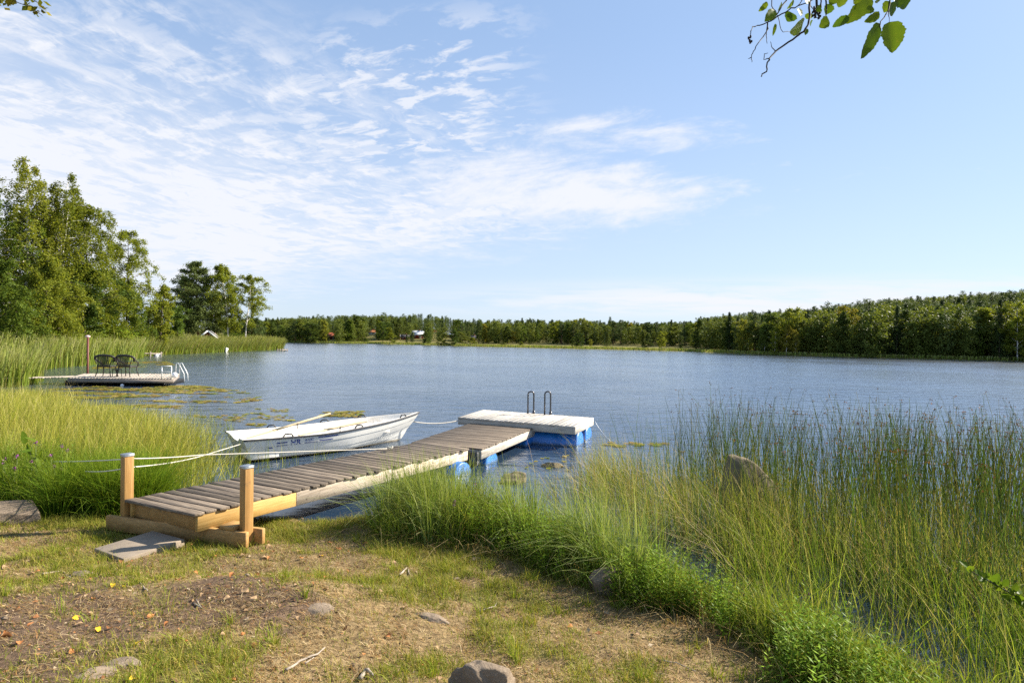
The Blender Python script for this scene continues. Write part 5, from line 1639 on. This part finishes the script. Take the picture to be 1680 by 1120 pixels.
# trees standing out before the wood, each in its own place
SOLO = [
    (510, 562.5, 531, 30, 'b0', m_lfar, 'round tree at the water edge where the wood meets the far meadow'),
    (535, 561, 553, 16, 'b1', m_lfar, 'low bush beside the round tree at the start of the far meadow'),
    (560, 559.5, 552, 12, 'b2', m_lbright, 'low bright bush before the little red cottage'),
    (588, 558.5, 519, 33, 'b3', m_lfar, 'big dense round tree standing beside the little red cottage'),
    (599, 562.5, 554.5, 12, 'b4', m_lfar, 'dark low bush on the meadow below the big dense tree'),
    (628, 561, 530, 22, 'b5', m_ldark, 'dark tree behind the pale meadow tree near the orange roofed cottage'),
    (640, 563.5, 538, 19, 'b1', m_lbirch, 'pale loose tree on the far meadow near the orange roofed cottage'),
    (667, 563, 548, 9, 's1', m_lspr, 'small dark conifer on the far meadow'),
    (676, 564, 545, 11, 's2', m_lspr, 'slim dark conifer before the dark red barn'),
    (700, 565, 538, 20, 'b0', m_lfar, 'round crowned tree on the meadow just past the dark red barn'),
    (725, 566, 539, 20, 'b2', m_lfar, 'first tree of the close trio beyond the barn, broad and shady'),
    (744, 566.5, 542, 20, 'b4', m_ldark, 'darkest tree of the trio before the long pale roofed shed'),
    (757, 566, 545, 19, 'b5', m_lfar, 'low spreading tree at the end of the trio by the long shed'),
    (775, 566, 554, 15, 'b1', m_lbirch, 'low pale bush before the small red shed'),
    (825, 567.5, 562, 12, 'b3', m_lfar, 'very low bush on the bare strip of the middle meadow'),
    (855, 568.5, 561, 9, 'b1', m_lbirch, 'little bush at the water edge of the middle meadow'),
    (950, 570, 547, 20, 'b0', m_ldark, 'dark round tree at the edge of the middle meadow'),
    (941, 569.5, 553, 10, 'b4', m_lfar, 'small shrubby tree touching the dark round meadow tree'),
    (969, 569.5, 557, 6, 'b2', m_lbirch, 'thin young tree alone on the middle meadow'),
    (996, 570, 544, 17, 's3', m_ljun, 'bell shaped tree with tiered branches on the middle meadow'),
    (1063, 573, 548, 16, 'b1', m_lfar, 'egg shaped tree at the shore by the end of the meadow'),
    (1085, 572.5, 545, 14, 'b5', m_lbirch, 'paler egg shaped tree at the shore by the end of the meadow'),
    (1117, 572, 552, 8, 'b2', m_lfar, 'small upright tree just past the end of the meadow'),
    (1225, 578.5, 538, 22, 'b0', m_lbirch, 'sunlit birch at the start of the wooded far shore'),
    (1254, 580, 534, 20, 'b4', m_lfar, 'tall alder between two sunlit shore birches'),
    (1271, 581, 541, 16, 'b2', m_lbirch, 'slim birch with white stem at the far waterside'),
    (1290, 581.5, 535, 20, 'b1', m_lyel, 'bright yellowish birch with pale stem at the far waterside'),
    (1306, 582, 543, 14, 'b3', m_lyel, 'small yellow birch beside a taller yellowish one at the waterside'),
    (1412, 583, 521, 26, 'b5', m_lyel, 'yellow crowned birch leaning over dark alders on the wooded shore'),
    (1443, 583, 515, 24, 'b2', m_lbirch, 'tall olive birch beside the yellow crowned one on the wooded shore'),
    (1494, 584, 528, 18, 'b1', m_lyel, 'yellow birch with long white stem below the hill'),
    (1530, 586, 530, 34, 'b0', m_lfar, 'wide grey green alder below the hill past the yellow birch'),
    (1595, 587, 526, 26, 'b4', m_lbirch, 'golden green tree in front of the broad crowned shore tree'),
    (1622, 588, 508, 48, 'b3', m_lbirch, 'broadest round crowned tree on the wooded shore below the hill'),
    (1669, 590.5, 500, 40, 'b5', m_lbirch, 'tall birch with long bare white trunk at the picture edge of the wooded shore'),
]
for px, yb, yt, wpx, key, lm, lab in SOLO:
    loc = G_hit(px, yb, 60); loc[2] -= .06; H = top_h(px, yt, loc); Wd = wpx * loc[1] / FPX
    white = 'white' in lab or 'birch' in lab
    nat = {'b': 3.7, 's': 2.9, 'p': 3.2}[key[0]]
    far_tree(key, lm, m_birchbark if white else m_bark, 'birch_tree' if white else ('conifer_tree' if key[0] == 's' else 'broadleaf_tree'), loc, H, (Wd / nat) / (H / 8), lab, None, rf.uniform(0, 6))

# the wood itself
WPX = [380, 560, 600, 700, 790, 900, 1100, 1160, 1220, 1400, 1760]
WD0 = [3, 4, 20, 26, 26, 28, 24, 14, 5, 2.5, 2.5]          # distance from the water where the wood begins
TOPX = [300, 420, 450, 500, 545, 600, 640, 660, 700, 730, 760, 850, 930, 1000, 1060, 1130, 1150, 1180, 1230, 1300, 1400, 1500, 1600, 1680, 1800]
TOPY = [528, 527, 524, 521, 518, 519, 517, 517, 517, 521, 527, 526, 527, 529, 531, 530, 524, 520, 517, 511, 501, 491, 485, 479, 474]
SHX, SHY = zip(*FAR_PX)
cand = []
for px in np.arange(372, 1768, 4.0):
    sh = P(px, np.interp(px, SHX, SHY)); d0 = sh[1]; w0 = np.interp(px, WPX, WD0)
    row = 0; dd = w0
    while dd < 112:
        jx = px + rf.normal(0, 3.2); dep = d0 + dd + rf.normal(0, 1.2)
        x_ = (jx - CX) / FPX * dep; cand.append((jx, dep, dd - w0, x_, row)); dd += rf.uniform(4.2, 7.5) * (1 + .012 * (dd - w0)); row += 1
cand = [c for c in cand if rf.random() < (.72 if c[4] else .66) and not any(abs(c[0] - hp) < hw_ and c[1] < hd + 1.5 for hp, hw_, hd in HOUSE_AT)]
items = []
for (px, dep, back, x_, row) in cand:
    g = h1(x_, dep); ytop = np.interp(px, TOPX, TOPY)
    hcap = CAMH + (553 + (px - 840) * math.tan(ROLL) - ytop) * dep / FPX - g     # so that the skyline keeps its height
    hill = ss(px, 1180, 1350)
    H = (4.9 + .5 * hill) * rf.uniform(.62, 1.3)
    if back > 60: H = max(H, min(hcap * rf.uniform(.74, 1.04), 7.5))
    H = min(H, hcap * rf.uniform(.8, 1.04) * (1.10 if rf.random() < .12 else 1))
    if H < 1.6: continue
    pcon = .20 + .62 * ss(back, 2, 24) if px > 1180 else .20 + .50 * ss(back, 4, 32)
    if 700 < px < 1150: pcon = .30 + .55 * ss(back, 2, 22)
    u_ = rf.random()
    if u_ < pcon: key = ('s%d' % rf.integers(4)) if rf.random() < .52 else ('p%d' % rf.integers(3))
    else: key = 'b%d' % rf.integers(6)
    if key[0] != 'b': H *= rf.uniform(1.0, 1.22)
    vis = -back * 1.0 + rf.normal(0, 4) + (25 if H > hcap * .9 else 0)
    items.append((vis, px, dep, x_, g, H, key))
items.sort(key=lambda q: -q[0])
NIND = 250
labs = {'s': 'dark pointed spruce in the far lakeside wood', 'p': 'dull green pine in the far lakeside wood', 'b': 'rounded broadleaf tree in the far lakeside wood'}
for (vis, px, dep, x_, g, H, key) in items[:NIND]:
    lm = LM[key[0]]
    if key[0] == 'b':
        u_ = rf.random(); lm = m_lfar if u_ < .60 else (m_lalder if u_ < .78 else (m_lbirch if u_ < .95 else m_lyel))
    far_tree(key, lm, m_bark if key[0] != 'p' else m_pinebark, {'s': 'spruce_tree', 'p': 'pine_tree', 'b': 'broadleaf_tree'}[key[0]], (x_, dep, g - .05), H, (rf.uniform(.85, 1.3) if key[0] == 'b' else rf.uniform(.78, 1.1)), labs[key[0]],
             {'s': 'spruces of the far wood', 'p': 'pines of the far wood', 'b': 'broadleaf trees of the far wood'}[key[0]], rf.uniform(0, 6))
acc = {'s': [], 'p': [], 'b': []}
for (vis, px, dep, x_, g, H, key) in items[NIND:]:
    (V, F, rr), H0 = LOW[key][1], 8.0; k = H / H0; w_ = k * (rf.uniform(.9, 1.35) if key[0] == 'b' else rf.uniform(.8, 1.15)); a = rf.uniform(0, 6.283)
    nq = len(V) // 4; sel = rf.choice(nq, int(nq * .9), replace=False); Vq = V.reshape(-1, 4, 3)[sel].reshape(-1, 3)
    cs, sn = math.cos(a), math.sin(a)
    Vw = np.stack([(Vq[:, 0] * cs - Vq[:, 1] * sn) * w_ + x_, (Vq[:, 0] * sn + Vq[:, 1] * cs) * w_ + dep, Vq[:, 2] * k + g - .05], 1)
    acc[key[0]].append((Vw, np.repeat(np.clip(rf.normal(.5, .28) + rf.normal(0, .2, len(sel)), 0, 1), 4)))
parts_ = [(k, acc[k]) for k in 'spb' if acc[k]]
Vs = np.concatenate([np.concatenate([q[0] for q in a]) for k, a in parts_]); Rs = np.concatenate([np.concatenate([q[1] for q in a]) for k, a in parts_])
MI = np.concatenate([np.full(sum(len(q[0]) for q in a) // 4, i) for i, (k, a) in enumerate(parts_)])
wood_o = npmesh('far_forest', Vs, [np.arange(len(Vs)).reshape(-1, 4)], [LM[k] for k, a in parts_], attrs={'rnd': Rs}, mi=MI)
wood_o['kind'] = 'stuff'; wood_o['label'] = 'mixed green wood covering the low hills behind the lake'
print('far candidates', len(items))

# ------------------------------------------------------------------ overhanging alder branch, birch twig, sapling
m_twig = plain('dark_twig_bark', (.022, .018, .018), .8, 0, .3)
m_bigleaf, o = mat('alder_leaf_blade')
n = noise(worldpos(), 45, 4, .6); oi = X.nt.nodes.new('ShaderNodeObjectInfo'); r_ = X(oi.outputs['Random'])
c = mixc(r_, (.060, .115, .012), (.14, .20, .018)); c = mixc(sstep(n, .62, .72) * .4, c, (.22, .17, .03)); shade_leaf(o, c, .42, .4)


def leafblade(base, tip, width, fold, r, nrm, parent, m, teeth=9):
    base = np.asarray(base); tip = np.asarray(tip); d = tip - base; L = np.linalg.norm(d); d = d / L
    s = np.cross(nrm, d); s /= np.linalg.norm(s); up = np.cross(d, s)
    n = teeth * 2 + 1; t = np.linspace(0, 1, n); pr = np.sin(math.pi * np.clip(t, 0, 1) ** .72) ** .65
    saw = 1 + .045 * ((np.arange(n) % 2) * 2 - 1) * (pr > .2) + .05 * np.sin(t * 21)
    bend = -.10 * L * t ** 2
    G = []
    for q in np.linspace(-1, 1, 7):
        w = width / 2 * pr * (saw if abs(q) > .99 else 1) * q
        wav = .012 * L * np.sin(t * 18 + q * 2 + r.uniform(0, 6)) * abs(q)
        G.append(base + d * (L * t)[:, None] + s * w[:, None] * math.cos(fold) + up * (np.abs(w) * math.sin(fold) + bend + wav)[:, None])
    mb = MB(); mb.grid(np.array(G)); return mb.build('leaf', m, parent, smooth=True)


rl = np.random.default_rng(4)
AD = 1.55
z8 = lambda cx_, cy_, dep=AD: PD(1200 + cx_ / 5.09, cy_ / 5.09, dep)
tree_loc = np.array((2.7, 1.1, h1(2.7, 1.1)))
ald = empty('alder_tree', tuple(tree_loc), 'overhanging alder branch with dark bare twigs and serrated green leaves against the sky', 'tree')
tr_ = tree_loc + np.array((0, 0, 0)); J = tr_ + np.array((-.05, .05, 3.2))
MB().tube([tr_ - z3 * .3, tr_ + np.array((.02, 0, 1.5)), J, tr_ + np.array((.1, .1, 5.5))], [.17, .14, .11, .05], 12).build('trunk', m_bark, ald, smooth=True)
hub = PD(1345, -70, AD)
mb = MB(); mb.tube([J, lerp(J, hub, .4) + z3 * .42, lerp(J, hub, .75) + z3 * .3, hub], [.05, .034, .02, .009], 8)
mb.build('limb', m_bark, ald, smooth=True)
TW = [([(720, -360), (660, -60), (655, 0), (645, 200), (600, 265), (540, 310), (440, 375), (370, 430), (320, 490), (300, 530), (295, 600), (255, 620), (250, 640)], .0026, 1.50),
      ([(720, -360), (480, -40), (440, 30), (390, 105), (330, 175), (270, 205), (215, 220), (180, 225), (160, 265), (155, 300)], .0018, 1.53),
      ([(300, 190), (305, 240), (260, 310), (215, 375), (185, 430), (165, 480), (172, 520)], .0015, 1.53),
      ([(330, 175), (400, 130), (470, 90), (560, 50), (640, 25), (700, -20), (735, -330)], .0018, 1.53),
      ([(345, -330), (335, 50), (380, 120), (400, 200), (430, 270), (490, 268)], .0012, 1.58),
      ([(700, -330), (710, 100), (750, 60), (740, -20)], .003, 1.56), ([(735, -360), (790, -30), (790, 130)], .0026, 1.52),
      ([(735, -360), (1330, -60), (1310, 90), (1250, 180), (1235, 230)], .002, 1.5), ([(735, -360), (1180, -60), (1100, 40)], .002, 1.57), ([(1330, -60), (1440, -60)], .0014, 1.5), ([(1310, 90), (1318, 190)], .001, 1.5),
      ([(370, 430), (335, 390), (325, 350)], .0011, 1.50), ([(320, 490), (270, 495), (275, 450), (305, 445)], .0011, 1.50), ([(300, 190), (290, 300), (298, 365)], .0012, 1.53), ([(165, 480), (140, 492)], .001, 1.53),
      ([(560, 50), (590, 5), (575, -30)], .0012, 1.54), ([(640, 25), (680, 70), (700, 140)], .0013, 1.55), ([(710, 100), (690, 150), (720, 150)], .0015, 1.56)]
mb = MB()
for pts, r0, dep in TW:
    p_ = np.array([z8(a, b, dep + .02 * math.sin(i * 1.3)) for i, (a, b) in enumerate(pts)]); fin_ = []
    for i in range(len(p_) - 1):
        for t in np.linspace(0, 1, 4)[:-1]: fin_.append(lerp(p_[i], p_[i + 1], t) + rl.normal(0, .0009, 3))
    fin_.append(p_[-1]); mb.tube(fin_, np.linspace(r0 * 1.15, r0 * .55, len(fin_)), 6)
mb.build('twigs', m_twig, ald, smooth=True)
mb = MB()
for cx_, cy_, dep in ((155, 330, 1.53), (700, 120, 1.56), (735, 130, 1.55), (690, 90, 1.56)):
    c = z8(cx_, cy_, dep)
    for k in range(9): ball(mb, c + rl.normal(0, .0022, 3) + z3 * .0016 * (k - 4), .0026, 5)
mb.build('cones', m_twig, ald, smooth=True)
for (bx, by, tx, ty, wd) in ((300, 20, 230, 100, 45), (520, 0, 470, 80, 60), (360, 90, 290, 170, 60), (510, 110, 470, 180, 80), (600, 190, 500, 275, 105), (370, 200, 350, 300, 22), (660, 110, 630, 165, 50), (680, 170, 655, 222, 40),
                             (830, 40, 790, 120, 60), (810, 160, 740, 228, 70), (985, 150, 840, 218, 78), (1170, -25, 975, 185, 100), (1250, -10, 1205, 18, 40), (1240, 120, 1122, 182, 55), (1235, 195, 1108, 485, 95), (1318, 185, 1362, 435, 165),
                             (1310, 10, 1280, 105, 60), (1340, 20, 1350, 138, 85), (1420, -60, 1455, 76, 150), (630, 240, 620, 288, 28), (870, -60, 830, 40, 80), (620, -60, 640, 30, 60), (930, -40, 900, 60, 70), (1080, -70, 1030, 40, 90), (1370, -60, 1400, 60, 110), (1180, 60, 1130, 110, 50), (420, 20, 395, 90, 45), (560, 70, 590, 130, 50), (745, 60, 700, 110, 55)):
    dep = rl.uniform(1.48, 1.58); nrm = np.array(-FWD) + rl.normal(0, .35, 3) + np.array((.25, 0, .1)); nrm /= np.linalg.norm(nrm)
    leafblade(z8(bx, by, dep), z8(tx, ty, dep + rl.normal(0, .012)), wd * 1.4 / 5.09 * dep / FPX, rl.uniform(.05, .3), rl, nrm, ald, m_bigleaf)

# hanging birch twig in the upper corner
tloc = np.array((-3.4, 1.6, h1(-3.4, 1.6)))
bt = empty('birch_tree', tuple(tloc), 'drooping birch twig with small leaves hanging into the upper corner of the sky', 'tree')
J = tloc + np.array((.1, .1, 4.6)); MB().tube([tloc - z3 * .3, tloc + z3 * 2, J, tloc + z3 * 6.5], [.13, .11, .08, .04], 10).build('trunk', m_birchbark, bt, smooth=True)
TD = 3.0
a_ = PD(-40, -60, TD); mb = MB(); mb.tube([J, lerp(J, a_, .5) + z3 * .35, a_], [.03, .015, .006], 6); sc = Scatter()
for pts in ([(-40, -60), (5, -8), (30, 5), (50, 12), (70, 26)], [(-40, -60), (20, -25), (48, -5), (66, 8), (72, 16)], [(-40, -60), (-8, -10), (0, 2)], [(5, -8), (20, 6)]):
    p_ = np.array([PD(x_, y_, TD) for x_, y_ in pts]); mb.tube(p_, np.linspace(.003, .001, len(p_)), 5)
    tt = rl.random(26) ** .7; q = np.column_stack([np.interp(tt * (len(p_) - 1), np.arange(len(p_)), p_[:, k]) for k in range(3)]) + rl.normal(0, .012, (26, 3))
    V, F, rr = leafquads(q, .032, rl, .1, .7); sc.add(V, F, np.repeat(pick([(.12, .13, .015), (.20, .17, .02), (.07, .09, .012)], 26, rl), 4, 0))
mb.build('twigs', m_twig, bt, smooth=True); sc.build('foliage', m_herb, kind=None, parent=bt)


def sapling(name, pts, leaves, lsz, m, label, cat, r, wdth=.6, stem_r=.004):
    p_ = np.array(pts); t = empty(name, tuple(p_[0]), label, cat)
    MB().tube(p_, np.linspace(stem_r, stem_r * .4, len(p_)), 6).build('stem', m_twig, t, smooth=True)
    for i in range(leaves):
        u_ = r.uniform(.28, 1) * (len(p_) - 1); b_ = np.array([np.interp(u_, np.arange(len(p_)), p_[:, k]) for k in range(3)]) + r.normal(0, lsz * .25, 3)
        d = r.normal(0, 1, 3) + np.array((0, 0, .3)); d /= np.linalg.norm(d); nrm = np.array((0, 0, 1.)) + r.normal(0, .5, 3) + np.array((.2, -.5, 0)); L_ = lsz * r.uniform(.65, 1.2)
        leafblade(b_, b_ + d * L_, L_ * wdth, r.uniform(.05, .4), r, nrm / np.linalg.norm(nrm), t, m, 4)
    return t


def sg(*a): return [PD(x_, y_, d) for x_, y_, d in a]


sapling('alder_sapling', sg((1800, 1150, 3.0), (1720, 1010, 3.1), (1680, 985, 3.15), (1640, 962, 3.2), (1590, 935, 3.2)), 46, .055, m_bigleaf, 'leafy alder shoot reaching in over the rushes at the picture edge', 'shrub', rl, .75, .006)
b_ = G_hit(52, 835); sapling('sapling', [b_ - z3 * .1, b_ + np.array((.0, .1, .4)), PD(50, 745, float(b_[1]) + .2), PD(55, 722, float(b_[1]) + .2)], 15, .15, m_ldarkleaf if 'm_ldarkleaf' in globals() else m_bigleaf, 'dark broad leaved young shoot standing among thistles behind the boulder', 'plant', rl, .42)

# purple flowers
m_purple = plain('purple_petals', (.30, .06, .26), .6)
m_stem = plain('green_stem', (.10, .14, .03), .6)
FL = [((782, 795), 6.8, .10, 'tall purple flower spike in the grass below the float'), ((745, 825), 6.2, .05, 'small purple flower head in the big grass clump'), ((1325, 978), 4.7, .07, 'purple flower spike above the bright bank grass near the rushes')]
for i, ((px, py), dep, hl, lab) in enumerate(FL):
    c = PD(px, py, dep); g = max(h1(c[0], c[1]), 0); t = empty('flower', (c[0], c[1], g), lab, 'flower')
    MB().tube([(c[0], c[1], g - .05), c + z3 * hl], .003, 5).build('stem', m_stem, t)
    pp = c[None] + np.column_stack([rl.normal(0, .008, (40, 2)), rl.uniform(-hl * .6, hl * .6, 40)]); V, F, rr = leafquads(pp, .018, rl, 0, .7); npmesh('petals', V, [F], m_purple, t)
for i, (px, py) in enumerate(((8, 752), (28, 748), (52, 757), (59, 727), (84, 748), (102, 731), (90, 765), (24, 768), (139, 806), (100, 769), (5, 760), (110, 738))):
    c = PD(px, py, rl.uniform(7.0, 7.6)); g = max(h1(c[0], c[1]), 0); t = empty('thistle', (c[0], c[1], g), 'small purple thistle head in the leafy herbs behind the boulder', 'flower', 'thistles behind the boulder')
    MB().tube([(c[0], c[1], g - .05), c], .003, 5).build('stem', m_stem, t)
    V, F, rr = leafquads(c[None] + rl.normal(0, .011, (22, 3)), .02, rl, 0, .6); npmesh('petals', V, [F], m_purple, t)

PEB = None
for x_, y_ in inzone([(-4.3, 3.0), (2.0, 2.9), (1.0, 4.4), (-.2, 5.2), (-1.6, 6.2), (-4.4, 5.9)], 20, lambda x, y: .15 + soilmask(x, y)):
    sz = rl.gamma(3, .004) + .008
    if PEB is None: PEB = rock('pebble', (0, 0, 0), (1, .75, .5), 91, '', rough=.05)
    else: PEB = PEB.copy(); COL.objects.link(PEB)
    PEB.scale = (sz,) * 3; PEB.rotation_euler = (0, 0, rl.uniform(0, 6)); PEB.location = (x_, y_, h1(x_, y_) + sz * .12)
    tag(PEB, 'small brown pebble lying on the trodden ground of the bank', 'pebble', 'pebbles on the bank')

# fallen leaves, twigs
m_fall = {}
for nm, c1_, c2_ in (('orange', (.42, .16, .05), (.52, .24, .10)), ('tan', (.33, .21, .11), (.44, .30, .18)), ('yellow', (.72, .46, .02), (.80, .56, .06)), ('brown', (.20, .085, .035), (.30, .14, .06))):
    m, o = mat(nm + '_fallen_leaf'); n = noise(worldpos(), 60, 4); shade_leaf(o, mixc(n, c1_, c2_), .2, .6); m_fall[nm] = m
FLEAF = {}


def fallen(nm, loc, rz, tilt, sc_, label, group=None):
    if nm not in FLEAF:
        n = 9; t = np.linspace(0, 1, n); pr = np.sin(math.pi * t ** .8) ** .8; G_ = []
        for q in np.linspace(-1, 1, 5): G_.append(np.stack([t - .5, .34 * pr * q, .22 * np.abs(q) ** 2 * pr * .5 + .12 * np.sin(t * 5)], 1))
        o = MB().grid(np.array(G_)).build('fallen_leaf', m_fall[nm], None, smooth=True); FLEAF[nm] = o
    else:
        o = FLEAF[nm].copy(); COL.objects.link(o)
    o.location = loc; o.scale = (sc_,) * 3; o.rotation_euler = (tilt[0], tilt[1], rz)
    tag(o, label, 'leaf', group)


UNI = [(185, 962, 'yellow', .05, 'yellow fallen leaf on bare ground, larger of two lying close together'), (204, 964, 'yellow', .032, 'little yellow fallen leaf just beside a larger yellow one'), (161, 1035, 'yellow', .045, 'bright yellow fallen leaf out on the open soil path'),
       (229, 1056, 'yellow', .05, 'greenish yellow leaf on the path between pale stones and dark soil'), (218, 1117, 'yellow', .06, 'orange yellow leaf beside the whitish path stone'), (529, 913, 'yellow', .04, 'yellow leaf in the grass short of the bank'), (124, 1016, 'yellow', .04, 'golden leaf among orange ones by the grassy edge of the path')]
for px, py, nm, s_, lab in UNI:
    c = G_hit(px, py); fallen(nm, (c[0], c[1], c[2] + .012), rl.uniform(0, 6), rl.normal(0, .3, 2), s_, lab)
GL = {'orange': 'curled orange fallen leaf on the ground of the bank', 'tan': 'dry tan fallen leaf on the ground of the bank', 'brown': 'dark brown fallen leaf on the ground of the bank'}
q = inzone([(-4.5, 3.0), (2.0, 2.9), (1.2, 4.2), (.2, 5.2), (-1.5, 6.2), (-4.4, 5.9)], 190, lambda x, y: .12 + .88 * ss(-x + .3 * fbm(x * 2, y * 2, 2, 3), .2, 2.4))
for x_, y_ in q:
    nm = ('orange', 'tan', 'brown')[rl.choice(3, p=(.4, .38, .22))]; fallen(nm, (x_, y_, h1(x_, y_) + .014), rl.uniform(0, 6), rl.normal(0, .4, 2), rl.uniform(.028, .058), GL[nm], nm + ' fallen leaves on the bank')
m_stick = plain('grey_driftwood', (.34, .28, .22), .8, 0, .3)
for pts, r0, lab in (([(470, 1104), (492, 1087), (520, 1078), (533, 1066)], .008, 'pale crooked stick lying at the edge of the dark soil'), ([(500, 1090), (515, 1080)], .005, 'short stick crossing the pale crooked one'), ([(655, 946), (668, 932), (672, 944)], .009, 'grey forked root sticking out of the dry grass'),
                     ([(786, 1004), (812, 996), (815, 990)], .005, 'thin white twig bent over the dry grass'), ([(590, 1120), (600, 1100), (612, 1112)], .013, 'grey gnarled root at the bottom edge of the lawn'), ([(230, 958), (238, 968), (243, 972)], .007, 'short grey root end near the yellow leaves'),
                     ([(70, 944), (100, 938), (116, 948)], .008, 'grey stick flat on the soil near the grassy edge'), ([(1078, 1082), (1110, 1090), (1142, 1104)], .004, 'long thin brown twig on the dry grass by the herbs'), ([(318, 990), (330, 1000), (322, 985)], .005, 'dark twig on the bare mound')):
    p_ = [G_hit(*a) + z3 * (r0 * .8 + rl.uniform(0, .012)) for a in pts]; out = []
    for i in range(len(p_) - 1):
        for t in np.linspace(0, 1, 4)[:-1]: out.append(lerp(p_[i], p_[i + 1], t) + rl.normal(0, r0 * .3, 3))
    out.append(p_[-1]); tag(MB().tube(out, np.linspace(r0, r0 * .5, len(out)), 7).build('stick', m_stick, None, smooth=True), lab, 'stick')
